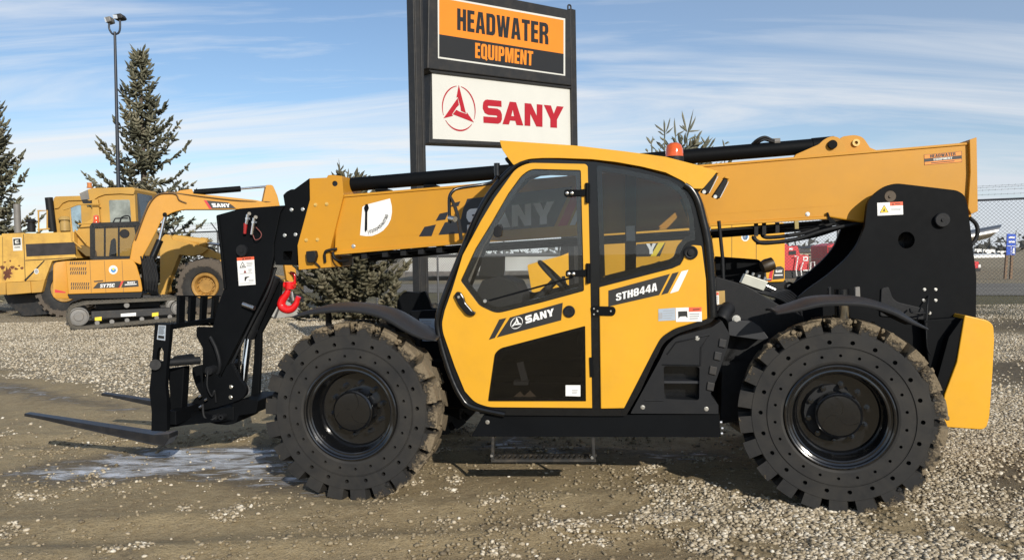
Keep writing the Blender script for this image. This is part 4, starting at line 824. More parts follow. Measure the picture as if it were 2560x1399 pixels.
# mirror on its bent arm
b = MB(); b.tube(spline([T.P(1245, 450, YC + .02), T.P(1243, 440, YC - .02), T.P(1235, 452, YC - .1), T.P(1215, 460, YC - .16), T.P(1150, 470, YC - .22), T.P(1133, 477, YC - .24), T.P(1124, 492, YC - .25), T.P(1123, 520, YC - .25), T.P(1124, 558, YC - .25)], 6), .012, 10); b.cyl(T.P(1242, 408, YC - .02), T.P(1243, 440, YC - .02), .022, 14); ma = b.build('mirror_arm', BLKG, cabf, smooth=60)
mp = spline([T.P(1126, 490, YC - .27), T.P(1137, 512, YC - .27), T.P(1147, 548, YC - .27), T.P(1154, 598, YC - .27)], 5)
b = MB(); n = len(mp)
for off_, sgn in ((0, 0),):
    vd = (T.P(1135, 540, YC - .07) - T.P(1135, 540, YC - .27)) / .2; vd = Vector((vd.x, 1, 0)); vs = [p + Vector((dx, 0, 0)) + vd * dy for p in mp for dx, dy in ((-.010, .0), (.008, .012), (.012, .11), (.008, .20), (-.006, .22), (-.016, .11))]
b.add(vs, [(i * 6 + j, i * 6 + (j + 1) % 6, (i + 1) * 6 + (j + 1) % 6, (i + 1) * 6 + j) for i in range(n - 1) for j in range(6)] + [tuple(range(6)), tuple(reversed(range((n - 1) * 6, n * 6)))])
mh = b.build('mirror', BLKM, ma, smooth=50)
b = MB(); b.cyl(T.P(1124, 545, YC - .26), T.P(1138, 548, YC - .30), .02, 10); b.build('mirror_bracket', ZINC, ma, smooth=50)
# lifting hook: hangs from the boom head
hk = thing('lifting_hook', 'bright red steel lifting hook hanging below the boom head', 'hook', None, T.W(T.P(722, 700, YB + .2)))
HF = hk.location; hl = lambda px, py: T.W(T.P(px, py, YB + .2)) - HF
b = MB(); b.tube(spline([hl(726, 682), hl(735, 684), hl(738, 694), hl(736, 710)], 5), .014, 10); b.cyl(hl(711, 712), hl(737, 712), .03, 14); b.cyl(hl(724, 704), hl(724, 722), .042, 18); b.build('swivel', HOOKR, hk, smooth=50)
path = spline([hl(722, 722), hl(716, 736), hl(706, 750), hl(704, 764), (hl(716, 773)), hl(730, 771), hl(740, 760), hl(744, 748), hl(747, 741)], 6); k = len(path)
b = MB(); b.tube(path, [.024 + .016 * math.sin(math.pi * min(1, i / k * 1.25)) * (1 if i < k * .8 else max(.2, (k - i) / (k * .2))) for i in range(k)], 12); b.build('hook_body', HOOKR, hk, smooth=60)
b = MB(); b.bar(hl(729, 728), hl(733, 752), .015, .02); b.build('safety_latch', STEEL, hk, bevel=.003)
# ================================================================== PYLON SIGN
S0 = at_depth(1075, 640, 9.9); SG = Frame((S0.x, S0.y, 0), R(41))
sign = thing('pylon_sign', 'tall black pylon sign, orange and black panel above a white one with red lettering', 'sign', SG)
def splate(px, Y, t, name, mat, parent=sign, bevel=.004):
    b = MB(); b.prism(SG.L(px, Y), (0, t, 0)); return b.build(name, mat, parent, bevel=bevel)
SGB = paint('sign_frame_black', (.018, .018, .018), .55, var=.2, dirt=.1)
b = MB(); p = SG.P(1051, 640, -.02); pt = SG.P(1051, 0, -.02)
b.box((p.x - .075, -.09, -.3), (p.x + .065, .05, pt.z + 1.0)); b.box((p.x - .06, -.10, .0), (p.x - .03, -.09, pt.z + .9)); b.box((p.x + .02, -.10, .0), (p.x + .05, -.09, pt.z + .9)); b.build('sign_post', SGB, sign, bevel=.006)
p = SG.P(1432, 300, 0); pz = SG.P(1432, 26, 0); b = MB(); b.box((p.x - .055, -.04, -.3), (p.x + .055, .08, pz.z)); b.build('sign_post', SGB, sign, bevel=.006)
xl, xr_ = SG.P(1074, 100, 0).x, SG.P(1424, 200, 0).x
b = MB(); zt, zb = SG.P(1428, 27, -.06).z, SG.P(1070, 169, -.06).z
b.prism(SG.L([(1072, -43), (1427, 26), (1428, 214), (1069, 171)], -.06), (0, .30, 0)); cab1 = b.build('upper_cabinet', SGB, sign, bevel=.01)
b = MB(); b.tube(spline([SG.P(1420, 26, .05), SG.P(1420, 15, .05), SG.P(1424, 13, .05), SG.P(1427, 17, .05), SG.P(1427, 28, .05)], 4), .012, 8); b.build('lifting_loop', SGB, cab1)
splate([(1069, 172), (1430, 216), (1430, 222), (1078, 181)], -.03, .25, 'cabinet_rail', SGB); 
splate([(1078, 180), (1430, 221), (1430, 369), (1073, 350)], .0, .22, 'lower_cabinet', SGB); splate([(1073, 349), (1431, 364), (1431, 371), (1073, 357)], -.03, .27, 'cabinet_rail', SGB)
d = Decal(SG, -.06); d.poly([(1094, -10), (1413, 47), (1413, 190), (1095, 146)], CREAM); d.poly([(1098, -5), (1409, 51), (1409, 135), (1098, 86)], ORANGE, 1).poly([(1098, 86), (1409, 135), (1409, 186), (1098, 142)], SBLACK, 1)
d.block('HEADWATER', [(1143, 21), (1371, 59), (1371, 112), (1143, 75)], SBLACK, 3).block('EQUIPMENT', [(1188, 107), (1333, 129), (1332, 165), (1188, 145)], ORANGE, 3, .14)
d.build('dealer_panel', sign)
d = Decal(SG, .0); d.poly([(1080, 182), (1427, 222), (1428, 364), (1082, 347)], CREAM); d.sany([(1207, 248), (1409, 267), (1409, 321), (1207, 307)], SIGNRED, 3)
d.emblem([(1105, 210), (1189, 220), (1189, 334), (1105, 322)], SIGNRED, 3); d.build('brand_panel', sign)

# ================================================================== TRACKED EXCAVATOR (left)
E0 = ground(196, 824); EX = Frame((E0.x, E0.y, 0), R(28))
exc = thing('mini_excavator', 'compact yellow tracked excavator with a black cab, parked in front of the old wheel loader', 'excavator', EX)
def ep(px, Y, t, name, mat, r=0, parent=exc, bevel=.015, label=None, F=EX):
    b = MB(); b.prism(F.L(rc(px, r), Y), (0, t, 0)); return b.build(name, mat, parent, bevel=bevel, label=label)
def track(Y, name='crawler_track'):
    o = rc([(163, 792, 22), (172, 764, 20), (210, 753, 10), (440, 742, 12), (466, 752, 12), (468, 780, 14), (455, 800, 10), (225, 822, 10), (178, 826, 18)], 10); i = rc([(172, 790, 18), (180, 770, 14), (214, 761, 8), (438, 750, 10), (458, 760, 8), (459, 776, 10), (450, 792, 8), (225, 813, 8), (182, 816, 14)], 8)
    f = [EX.P(x, y, 0) + Y0 * Y for x, y in o]; g = [EX.P(x, y, 0) + Y0 * Y for x, y in i]
    b = MB(); b.prism(f, (0, .45, 0), 0, [g]); tr = b.build(name, TRACKG, exc)
    b = MB(); n = len(f); per = 0.0
    for k in range(n):
        a, c = f[k], f[(k + 1) % n]; L_ = (c - a).length; m = max(1, round(L_ / .10))
        for j in range(m):
            q = a.lerp(c, (j + .5) / m); t = (c - a).normalized(); nn = Vector((t.z, 0, -t.x)); 
            b.prism([q + t * .018 + nn * .022, q - t * .018 + nn * .022, q - t * .03 - nn * .01, q + t * .03 - nn * .01], (0, .45, 0))
    b.build('track_lug', TRACKG, tr)
    b = MB(); pc = [EX.P(x, y, 0) + Y0 * (Y + .05) for x, y in [(228, 778), (455, 768), (455, 786), (228, 798)]]; b.prism(pc, (0, .3, 0)); b.build('track_frame', DARKG, tr, bevel=.02)
    for x, y, r in ((197, 791, .25), (447, 770, .2)):
        c = EX.P(x, y, 0) + Y0 * Y; b = MB(); b.lathe([(0, -.005), (r * .45, -.005), (r * .5, .02), (r * .8, .03), (r * .9, .0), (r, .01), (r, .4)], c, (0, 1, 0), 28); b.build('sprocket', GREYM, tr, smooth=35)
    for x in (243, 280, 318, 355, 392, 425): c = EX.P(x, 807 - (x - 243) * .085, 0) + Y0 * (Y + .03); b = MB(); b.cyl(c, c + Y0 * .35, .06, 14); b.build('track_roller', GREYM, tr, smooth=40)
    c = EX.P(317, 763, 0) + Y0 * (Y + .05); b = MB(); b.cyl(c, c + Y0 * .3, .07, 14); b.build('carrier_roller', GREYM, tr, smooth=40)
    if Y < .5:
        d = Decal(EX, .05); d.poly([(302, 784), (340, 781), (340, 789), (302, 791)], WHITE).poly([(237, 793), (254, 791), (254, 801), (237, 801)], WARNY).poly([(380, 782), (396, 780), (396, 789), (380, 791)], WARNY); d.build('frame_label', tr)
track(0); track(1.75)
ep([(240, 745), (400, 735), (400, 765), (240, 775)], .5, 1.2, 'track_centre_frame', DARKG)
body = ep([(164, 652), (327, 647), (334, 651), (342, 664), (352, 698), (356, 722), (355, 729), (171, 735)], .12, 1.9, 'engine_body', YELS, 2)
ep([(168, 735), (356, 729), (352, 744), (174, 747)], .16, 1.82, 'body_sill', BLKM, 2)
cwb = MB(); f = EX.L(rc([(166, 652), (140, 655, 8), (133, 662, 6), (132, 742, 8), (140, 746), (172, 746)], 2), .30); cwb.prism(f, (0, 1.55, 0)); o = cwb.build('rear_counterweight', YELS, exc, bevel=.12, seg=4); o.data.shade_smooth()
Decal(EX, .30).poly([(137, 723), (164, 729), (164, 732), (137, 731)], REDV).build('reflector', o)
d = Decal(EX, .12)
for x in (224, 260.5, 304.5): d.poly([(x, 651), (x + .8, 651), (x + 4.8, 731), (x + 4, 731)], SBLACK)
for (y, n, dy) in ((654, 8, 7), (668, 8, 8), (678, 8, 8), (706, 9, 8), (715, 9, 8)):
    for k in range(n): x = 174 + k * 5.3 + (y - 654) * .05; d.poly([(x + 1.5, y), (x + 4.2, y - .15), (x + 2.4, y + dy), (x, y + dy)], SBLACK)
d.poly([(234, 702), (258, 700), (258, 703), (236, 705)], SBLACK)
d.poly([(245, 706), (303, 702), (298, 719), (232, 721)], SBLACK).poly([(305, 702), (310, 701.6), (299, 719), (293, 719.4)], REDV).poly([(309, 701.6), (345, 700), (347, 716), (303, 718.6)], SBLACK)
d.block('SY75C', [(251, 710), (287, 708), (286, 717), (250, 719)], WHITE, 1).sany([(318, 704), (338, 703), (338, 707), (318, 708)], WHITE).lines([(312, 709), (343, 707), (343, 712), (312, 714)], 1, WHITE)
d.disc(283, 674, 11, 11, WHITE).disc(283, 674, 9.6, 9.6, GREYV, 1).disc(283, 674, 9.2, 9.2, WHITE, 2).disc(283.5, 675, 6.5, 6, BLUEV, 3).poly([(279, 672), (283, 669), (287, 671), (284, 676)], WARNY, 4)
d.build('body_decal', body)
# excavator cab: frame, glass, roof guard
b = MB(); cy = 1.0
def ecab(px, Y, r=.05): 
    P_ = EX.L(px, Y)
    for i in range(len(P_) - 1): b.bar(P_[i], P_[i + 1], r, r)
cp = [(232, 646), (231, 563), (345, 559), (352, 600), (356, 645)]
P_ = EX.L(cp + [cp[0]], .95); Q_ = [p + Y0 * .95 for p in P_]
for A_ in (P_, Q_):
    for i in range(5): b.bar(A_[i], A_[i + 1], .13, .13)
for i in range(5): b.bar(P_[i], Q_[i], .08, .08)
for x in (262, 297): b.bar(EX.P(x, 562, .95), EX.P(x, 645, .95), .07, .05)
ec = b.build('cab_frame', BLKG, exc)
b = MB(); b.prism(EX.L([(229, 557), (346, 553), (347, 562), (230, 567)], .9), (0, 1.05, 0)); b.build('cab_roof', BLKM, ec, bevel=.02)
b = MB(); b.prism(EX.L([(232, 646), (231, 563), (345, 559), (352, 600), (356, 645)], 1.0), (0, .01, 0)); b.build('cab_glass', GLASSD, ec)
b = MB(); b.prism(EX.L([(272, 650), (278, 600), (286, 594), (290, 600), (292, 650)], 1.2), (0, .5, 0)); b.build('seat', SEATM, ec, bevel=.03)
b = MB(); b.lathe([(0, 0), (.12, .0), (.13, .03), (0, .04)], EX.P(311, 584, .9), (0.2, 1, 0), 20); b.build('mirror', BLKM, ec)
b = MB(); ebp = EX.P(241, 557, 1.0); b.lathe([(.09, 0), (.09, .03), (.075, .05), (.07, .2), (.0, .23)], ebp, (0, 0, 1), 18); b.build('beacon', paint('red_orange_lens', (.80, .10, .02), .2, coat=.5), ec, smooth=40)
b = MB(); b.tube(spline([EX.P(300, 556, 1.0), EX.P(305, 543, 1.0), EX.P(322, 540, 1.0), EX.P(326, 555, 1.0)], 4), .02, 8); b.tube([EX.P(283, 556, 1.3), EX.P(288, 546, 1.3), EX.P(320, 545, 1.3)], .02, 8); b.build('roof_rail', BLKM, ec)
# boom, arm, cylinders (mid plane)
YM = 1.0
bm_ = ep([(324, 650), (331, 610), (362, 530), (372, 505, 6), (385, 492, 14), (402, 482, 14), (425, 479, 10), (520, 487), (640, 500), (690, 512), (688, 520), (560, 524), (458, 524, 10), (428, 532, 18), (405, 548, 10), (393, 575), (372, 615), (358, 640), (352, 662)], YM - .16, .34, 'excavator_boom', YELS, 3, bevel=.02)
ep([(434, 484), (450, 476), (480, 472), (484, 484)], YM - .1, .22, 'cylinder_lug', YELS, 2, bm_)
d = Decal(EX, YM - .16); d.poly([(509, 500), (516, 501), (530, 522), (523, 522)], REDV).poly([(516, 501), (570, 506), (582, 514), (590, 521), (530, 522)], SBLACK).sany([(528, 508), (574, 509), (576, 518), (532, 518)], WHITE, 1); d.build('boom_decal', bm_)
b = MB(); b.tube(spline([EX.P(338, 600, YM - .2), EX.P(368, 520, YM - .2), EX.P(392, 488, YM - .2), EX.P(420, 483, YM - .2), EX.P(440, 486, YM - .2), EX.P(448, 500, YM - .2), EX.P(466, 508, YM - .18)], 5), .02, 6); b.tube(spline([EX.P(420, 480, YM - .15), EX.P(500, 491, YM - .18), EX.P(600, 502, YM - .18), EX.P(680, 505, YM - .1)], 4), .018, 6); b.build('boom_hose', paint('hose_brown', (.12, .07, .03), .6), bm_, smooth=60)
b = MB(); b.cyl(EX.P(486, 481, YM), EX.P(601, 472, YM), .09, 16); a_ = b.build('arm_cylinder', BLK, exc, smooth=40)
b = MB(); b.cyl(EX.P(600, 472, YM), EX.P(668, 466, YM), .035, 12); b.build('cylinder_rod', CHROME, a_, smooth=40)
b = MB(); b.cyl(EX.P(374, 660, YM - .25), EX.P(400, 600, YM - .25), .10, 16); a_ = b.build('lift_cylinder', BLKG, exc, smooth=40)
b = MB(); b.cyl(EX.P(398, 604, YM - .25), EX.P(412, 543, YM - .25), .05, 12); b.build('cylinder_rod', CHROME, a_, smooth=40)
b = MB(); b.lathe([(0, -.02), (.06, -.02), (.06, .4)], EX.P(412, 536, YM - .2), (0, 1, 0), 14); b.build('boom_pin', BLK, bm_)
ep([(666, 462), (682, 462, 6), (694, 490), (700, 515), (735, 640), (745, 715), (738, 740), (722, 735), (708, 640), (672, 530), (655, 514)], YM - .12, .26, 'excavator_arm', YELS, 3)
ep([(354, 655), (372, 640), (392, 660), (396, 732), (362, 728)], .50, .8, 'boom_foot', BLKM, 4)
for i in range(5): b = MB(); b.tube(spline([EX.P(352 + 7 * i, 640, .4), EX.P(362 + 8 * i, 690, .35), EX.P(366 + 6 * i, 722, .35), EX.P(380 + 4 * i, 735, .4)], 4), .022, 6); b.build('hydraulic_hose', BLKM, exc, smooth=60)
bk = ep([(740, 718), (758, 724), (771, 742), (770, 768), (760, 782), (742, 790), (690, 796), (676, 790), (706, 745)], YM - .45, .95, 'bucket', paint('grey_bucket', (.30, .30, .285), .6, var=.25, dirt=.4, scale=2), 5)
ep([(700, 770), (690, 797), (683, 797), (697, 765)], YM - .47, .03, 'bucket_edge', DARKG, 0, bk)

# ================================================================== OLD WHEEL LOADERS (left)
def tyre_big(b, c, r, w, rim):
    b.lathe([(rim, .05), (rim + .03, .0), (r * .72, -.06), (r * .93, -.02), (r * .97, .06), (r * .97, w - .06), (r * .93, w), (rim, w)], c, (0, 1, 0), 48)
    for k in range(24):
        w0 = k * math.pi / 12
        for s_ in (0, 1):
            A = w0 + s_ * math.pi / 24; ya, yb = (-.03, w * .52) if not s_ else (w + .03, w * .48)
            f = [(r * .85, A - .07, ya), (r * .85, A + .07, ya), (r, A + .05, ya), (r, A - .05, ya)]; g = [(r * .9, A + .05, yb), (r * .9, A + .15, yb), (r, A + .14, yb), (r, A + .06, yb)]
            P_ = [Vector(c) + Vector((q * math.cos(a), y, q * math.sin(a))) for q, a, y in f]; G_ = [Vector(c) + Vector((q * math.cos(a), y, q * math.sin(a))) for q, a, y in g]
            b.prism(P_, (0, 0, 0), back=G_)
def loader_wheel(F, root, x, y, Y, r=.98, flip=False):
    c = F.P(x, y, Y); c.z = r - .03
    b = MB(); b.lathe([(0, .10), (.23, .10), (.25, .14), (.30, .16), (.33, .05), (.36, .0), (.40, -.02), (.44, -.02), (.46, .04)], (0, 0, 0), (0, 1, 0), 36)
    o = b.build('wheel', HUBY, root, smooth=30); o.location = c
    b = MB(); tyre_big(b, (0, 0, 0), r, .62, .45); t = b.build('tyre', TYREL, o, smooth=30)
    b = MB()
    for k in range(12): w = k * math.pi / 6; q = Vector((.27 * math.cos(w), .14, .27 * math.sin(w))); b.cyl(q, q - Y0 * .06, .025, 6)
    b.build('wheel_bolt', HUBY, o)
    return o
def loader(depth, dx, label, near):
    o0 = at_depth(100, 640, depth); F = Frame((o0.x, depth, 0), R(2))
    root = thing('wheel_loader', label, 'wheel loader', F, group=None)
    def p(px, Y, t, name, mat, r=0, parent=root, bevel=.02):
        b = MB(); b.prism(F.L([(q[0] + dx,) + tuple(q[1:]) for q in rc(px, r)], Y), (0, t, 0)); return b.build(name, mat, parent, bevel=bevel)
    X = lambda x: x + dx
    return F, root, p, X
F, ld, lp, X = loader(27, 0, 'old faded yellow wheel loader with rust stains and a tall cab, behind the compact excavator', True)
hood = lp([(-14, 590), (4, 588), (4, 584), (60, 582), (62, 584), (184, 579), (188, 640), (193, 645), (130, 652), (112, 700), (5, 706), (-16, 704)], 0, 2.3, 'engine_hood', paint('rusty_loader_yellow', (.66, .40, .085), .6, var=.16, dirt=.55, dcol=(.20, .085, .035), scale=.55), 2)
lp([(64, 610), (187, 605), (189, 635), (66, 641)], -.015, .03, 'side_grille', paint('grille_dark', (.035, .03, .03), .7, var=.4), 0, hood, .004)
d = Decal(F, 0); d.poly([(6, 592), (7, 592), (8, 700), (7, 700)], SBLACK).poly([(58, 585), (59.5, 585), (64, 702), (62.5, 702)], SBLACK).poly([(63, 650), (190, 643), (190, 645), (63, 652)], SBLACK)
_rr = random.Random(2); _rust = paint('rust_patch', (.16, .055, .028), .85, var=.6, scale=4)
for cx, cy, rx, ry in ((18, 684, 13, 17), (6, 668, 6, 6), (30, 668, 7, 5), (40, 672, 7, 4), (48, 664, 4, 2.5), (26, 652, 3, 3), (55, 670, 5, 4), (12, 655, 4, 2)):
    d.poly([(cx + rx * _rr.uniform(.45, 1.15) * math.cos(w), cy + ry * _rr.uniform(.45, 1.15) * math.sin(w)) for w in [k * math.pi / 11 for k in range(22)]], _rust, 0)
d.poly([(60, 700), (110, 650), (112, 652), (64, 703)], SBLACK)
d.poly([(31, 594), (54, 593), (56, 626), (33, 627)], CREAM, 1).poly([(33, 597), (51, 596), (52, 612), (34, 613)], SBLACK, 2)
d.poly([(46, 599.5), (38, 600), (37, 604), (38, 609), (47, 608.5), (47, 606), (42, 606.3), (41, 604), (42, 602), (46, 602)], CREAM, 3).poly([(44, 603), (49, 608), (44, 608)], CREAM, 3).lines([(36, 616), (51, 615.5), (51, 620), (36, 620.5)], 1, SBLACK, 2)
d.disc(91, 678, 6, 7, CREAM, 1).disc(91, 678, 4, 5, GREYV, 2); d.build('hood_plate', hood)
lp([(-14, 706), (14, 705), (14, 736), (-14, 738)], -.08, 2.4, 'rear_bumper', YELC, 2); lp([(15, 706), (75, 703), (77, 732), (16, 737)], -.1, 2.4, 'rear_bumper', YELC, 2); lp([(76, 703), (112, 700), (104, 730), (79, 732)], -.04, 2.2, 'frame_rail', YELC, 2)
lp([(8, 737), (150, 730), (360, 730), (360, 765), (60, 790), (20, 760)], .7, 1.1, 'lower_frame', DARKG, 3)
b = MB(); b.cyl(F.P(45, 582, .9), F.P(42, 510, .9), .11, 18); b.lathe([(.09, 0), (.11, 0)], F.P(42, 510, .9), (0, 0, 1), 18); b.build('exhaust_stack', GREYM, ld, smooth=40)
b = MB(); c = F.P(79, 580, .8); b.lathe([(.13, 0), (.13, .25), (.11, .27), (.11, .33), (.18, .35), (.18, .38), (.10, .46), (.0, .46)], c, (0, 0, 1), 20); b.build('air_precleaner', BLKM, ld, smooth=35)
cab2 = lp([(197, 492, 4), (207, 486), (222, 474), (232, 470), (329, 471), (336, 480), (340, 560), (352, 640), (230, 646), (190, 620), (188, 582), (205, 560), (228, 548), (229, 500), (218, 502), (205, 500)], .25, 1.75, 'operator_cab', YELC, 2, bevel=.03)
lp([(197, 484), (222, 473), (232, 470), (331, 468), (337, 474), (334, 486), (300, 484), (262, 486), (245, 492), (234, 500), (222, 502)], .18, 1.9, 'cab_roof', YELC, 2, cab2)
lp([(272, 500, 4), (324, 499, 4), (328, 556), (276, 562)], .235, .02, 'side_window', paint('dusty_window', (.30, .33, .30), .18, var=.5, scale=2.5), 0, cab2, .004)
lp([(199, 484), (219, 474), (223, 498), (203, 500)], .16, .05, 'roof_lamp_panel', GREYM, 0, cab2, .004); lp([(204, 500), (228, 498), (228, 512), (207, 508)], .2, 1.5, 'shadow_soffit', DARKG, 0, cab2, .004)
lp([(229, 500), (244, 497), (250, 556), (232, 556)], .12, .1, 'corner_post', YELC, 3, cab2)
lp([(334, 480), (344, 482), (356, 560), (352, 568), (340, 560)], .45, 1.2, 'windscreen', paint('dark_windscreen', (.05, .06, .07), .15), 2, cab2, .004)
b = MB(); c = F.P(224, 470, .6); b.lathe([(.09, 0), (.09, .04), (.075, .05), (.075, .15), (.085, .16), (.085, .18), (0, .18)], c, (0, 0, 1), 16); b.build('beacon', paint('brown_orange_lens', (.55, .20, .05), .3), cab2, smooth=40)
b = MB()
for path in ([(94, 527), (118, 526), (118, 574)], [(96, 527), (97, 580)], [(94, 574), (124, 572)], [(172, 520), (194, 511), (250, 510)], [(175, 522), (180, 600), (204, 620)], [(196, 560), (238, 557)], [(187, 575), (215, 608)], [(158, 524), (172, 520)]): b.tube([F.P(x, y, -.02) for x, y in path], .026, 8)
b.build('hand_rail', YELC, ld, smooth=60)
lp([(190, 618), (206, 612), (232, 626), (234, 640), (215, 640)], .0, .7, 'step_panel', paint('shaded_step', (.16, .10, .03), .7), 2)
fr = lp([(400, 600, 4), (412, 585, 4), (425, 588), (430, 598), (520, 622), (505, 634), (480, 640), (448, 636), (418, 712), (420, 730), (408, 742), (378, 744), (362, 736), (400, 710)], .25, .35, 'front_frame', YELC, 2)
lp([(418, 590), (455, 596), (530, 625), (650, 690), (690, 740), (672, 744), (630, 704), (520, 645), (425, 615)], .35, .25, 'lift_arm', YELC, 3)
b = MB(); b.cyl(F.P(435, 596, .55), F.P(520, 607, .55), .14, 18); b.cyl(F.P(502, 606, .55), F.P(518, 608, .55), .19, 12); a_ = b.build('bucket_cylinder', YELC, ld, smooth=40)
b = MB(); b.cyl(F.P(520, 608, .55), F.P(600, 618, .55), .05, 12); b.build('cylinder_rod', STEEL, a_, smooth=40)
b = MB(); b.tube(spline([F.P(520, 618, .5), F.P(536, 625, .4), F.P(545, 650, .4), F.P(543, 690, .5)], 5), .025, 8); b.tube(spline([F.P(505, 620, .5), F.P(520, 630, .4), F.P(528, 650, .4)], 5), .02, 8); b.build('hydraulic_hose', BLKM, ld, smooth=60)
loader_wheel(F, ld, 512, 708, .05); loader_wheel(F, ld, 160, 712, .15); loader_wheel(F, ld, 512, 700, 1.8); loader_wheel(F, ld, 160, 700, 1.8)
lp([(640, 690), (720, 700), (725, 770), (660, 775)], .3, 2.3, 'loader_bucket', YELC, 3)
# the second, behind
F, ld2, lp, X = loader(33, 0, 'second old yellow wheel loader, mostly hidden behind the nearer loader, with a black exhaust stack', False)
c2 = lp([(133, 500), (140, 492), (205, 490), (230, 489), (236, 510), (240, 640), (120, 640), (133, 580)], .3, 1.8, 'operator_cab', YELC, 3)
lp([(133, 497), (138, 491), (205, 489), (235, 488), (235, 500), (170, 502), (156, 508), (146, 520), (136, 522)], .22, 1.95, 'cab_roof', YELC, 2, c2)
lp([(176, 517, 3), (202, 512, 3), (204, 572), (182, 580)], .28, .02, 'side_window', paint('sky_window', (.30, .42, .50), .12, var=.3), 0, c2, .004)
b = MB(); b.cyl(F.P(132, 578, .2), F.P(122, 494, .2), .15, 20); b.build('exhaust_stack', BLKM, ld2, smooth=40)
b = MB(); c = F.P(163, 577, .2); b.lathe([(.19, 0), (.19, .35), (.17, .37), (.17, .43), (.25, .45), (.25, .49), (.14, .60), (.0, .62)], c, (0, 0, 1), 20); b.build('air_precleaner', paint('precleaner_tan', (.45, .30, .10), .5), ld2, smooth=35)
lp([(20, 600), (200, 595), (200, 690), (20, 700)], .1, 2.2, 'engine_hood', YELC, 3); lp([(20, 700), (560, 690), (560, 740), (20, 750)], .6, 1.2, 'lower_frame', DARKG, 3)
loader_wheel(F, ld2, 110, 712, .1); loader_wheel(F, ld2, 430, 700, .1); loader_wheel(F, ld2, 110, 712, 1.8); loader_wheel(F, ld2, 430, 700, 1.8)

# ================================================================== SECOND EXCAVATOR behind the telehandler
G0 = ground(1700, 870); GX = Frame((G0.x, G0.y, 0), R(-6))
ex2 = thing('tracked_excavator', 'yellow excavator largely hidden behind the telehandler cab, with a round sticker on its side panel', 'excavator', GX)
bd = ep([(1500, 560), (1960, 556), (1960, 704), (1500, 720)], 0, 2.3, 'engine_body', YEL, 3, ex2, .03, F=GX)
ep([(1480, 705), (1965, 700), (1965, 724), (1480, 735)], .05, 2.2, 'body_sill', BLKM, 0, ex2, F=GX)
ep([(1958, 570, 8), (1962, 570), (1962, 712), (1958, 712)], .1, 2.1, 'rear_counterweight', YEL, 0, ex2, F=GX)
d = Decal(GX, 0); 
for x in (1829, 1890): d.poly([(x, 556), (x + 1.2, 556), (x + 1.2, 662), (x, 662)], SBLACK)
d.disc(1863, 592, 10, 11, WHITE).disc(1863, 592, 7, 8, BLUEV, 1).poly([(1858, 596), (1863, 584), (1867, 588)], GREYV, 2)
d.build('body_sticker', bd); d = Decal(GX, 0)
d.poly([(1927, 667), (1935, 666), (1929, 702), (1920, 703)], REDV).poly([(1936, 672), (1942, 666), (1952, 665), (1960, 670), (1960, 696), (1931, 699)], SBLACK).sany([(1939, 675), (1956, 674), (1956, 681), (1939, 681)], WHITE, 1).lines([(1936, 684), (1958, 684), (1958, 690), (1936, 691)], 1, WHITE)
d.build('body_badge', bd); d = Decal(GX, 0)
d.poly([(1592, 610), (1664, 606), (1650, 640), (1580, 642)], SBLACK).sany([(1540, 612), (1640, 608), (1640, 634), (1540, 638)], WHITE, 1, 'Y').poly([(1646, 607), (1662, 606), (1640, 640), (1626, 640)], WARNY, 1)
d.build('body_decal', bd)
ep([(1786, 662), (1915, 656), (1916, 708), (1786, 716)], -.01, .03, 'open_side_bay', SBLACK, 4, bd, .003, F=GX)
for Y in (0, 1.8):
    b = MB(); o = [GX.P(x, y, 0) + Y0 * Y for x, y in rc([(1440, 800, 30), (1450, 750, 25), (1940, 745, 25), (1960, 790, 25), (1940, 850, 25), (1450, 868, 25)], 10)]; b.prism(o, (0, .5, 0)); b.build('crawler_track', TRACKG, ex2, bevel=.02)
b = MB(); b.cyl(GX.P(1700, 745, 1.1), GX.P(1700, 715, 1.1), .6, 24); b.build('slew_ring', DARKG, ex2)
ep([(1400, 640), (1405, 560), (1500, 555), (1500, 720), (1420, 720)], 1.3, .8, 'operator_cab', BLKG, 3, ex2, F=GX)
ep([(1318, 662, 4), (1345, 654), (1400, 640), (1500, 600), (1500, 730), (1330, 735)], .9, .3, 'boom_foot', YEL, 3, ex2, F=GX)

# ================================================================== LIGHT POLE
L0 = at_depth(299, 640, 29)
lamp = thing('floodlight_pole', 'tall slender dark light pole carrying two square floodlights beside the tall spruce', 'light pole', None, (L0.x, L0.y, 0))
O = Vector((L0.x, L0.y, 0)); AT = lambda x, y, d=29: at_depth(x, y, d) - O
DKB = paint('dark_blue_pole', (.02, .026, .038), .4)
b = MB(); b.tube([Vector((0, 0, 0)), Vector((AT(287, 80).x, 0, AT(287, 80).z))], [.088, .046], 12); b.build('pole', DKB, lamp, smooth=60)
b = MB(); b.tube(spline([AT(273, 56), AT(273, 72), AT(280, 84), AT(287, 86), AT(296, 83), AT(300, 72), AT(300, 50)], 5), .036, 8); b.build('bracket', DKB, lamp, smooth=60)
for (q, face) in (([(260, 43), (274, 40), (277, 53), (264, 57)], (258, 50)), ([(282, 36), (301, 33), (307, 42), (303, 46), (284, 48)], (284, 42))):
    b = MB(); b.prism([AT(x, y, 28.88) for x, y in q], (0, .35, 0)); h = b.build('floodlight', GREYM if q[0][0] < 270 else DARKG, lamp, bevel=.03)
    x0, y0 = q[0]; x1, y1 = q[-1]
    b = MB(); b.prism([AT(x0 - .8, y0 + 1, 28.86), AT(x0 + (10 if x0 > 270 else 3), y0 + 1.5, 28.85), AT(x1 + (10 if x0 > 270 else 3), y1 - 1.5, 28.85), AT(x1 - .8, y1 - 1, 28.86)], (0, .01, 0)); b.build('lamp_lens', LENS, h)
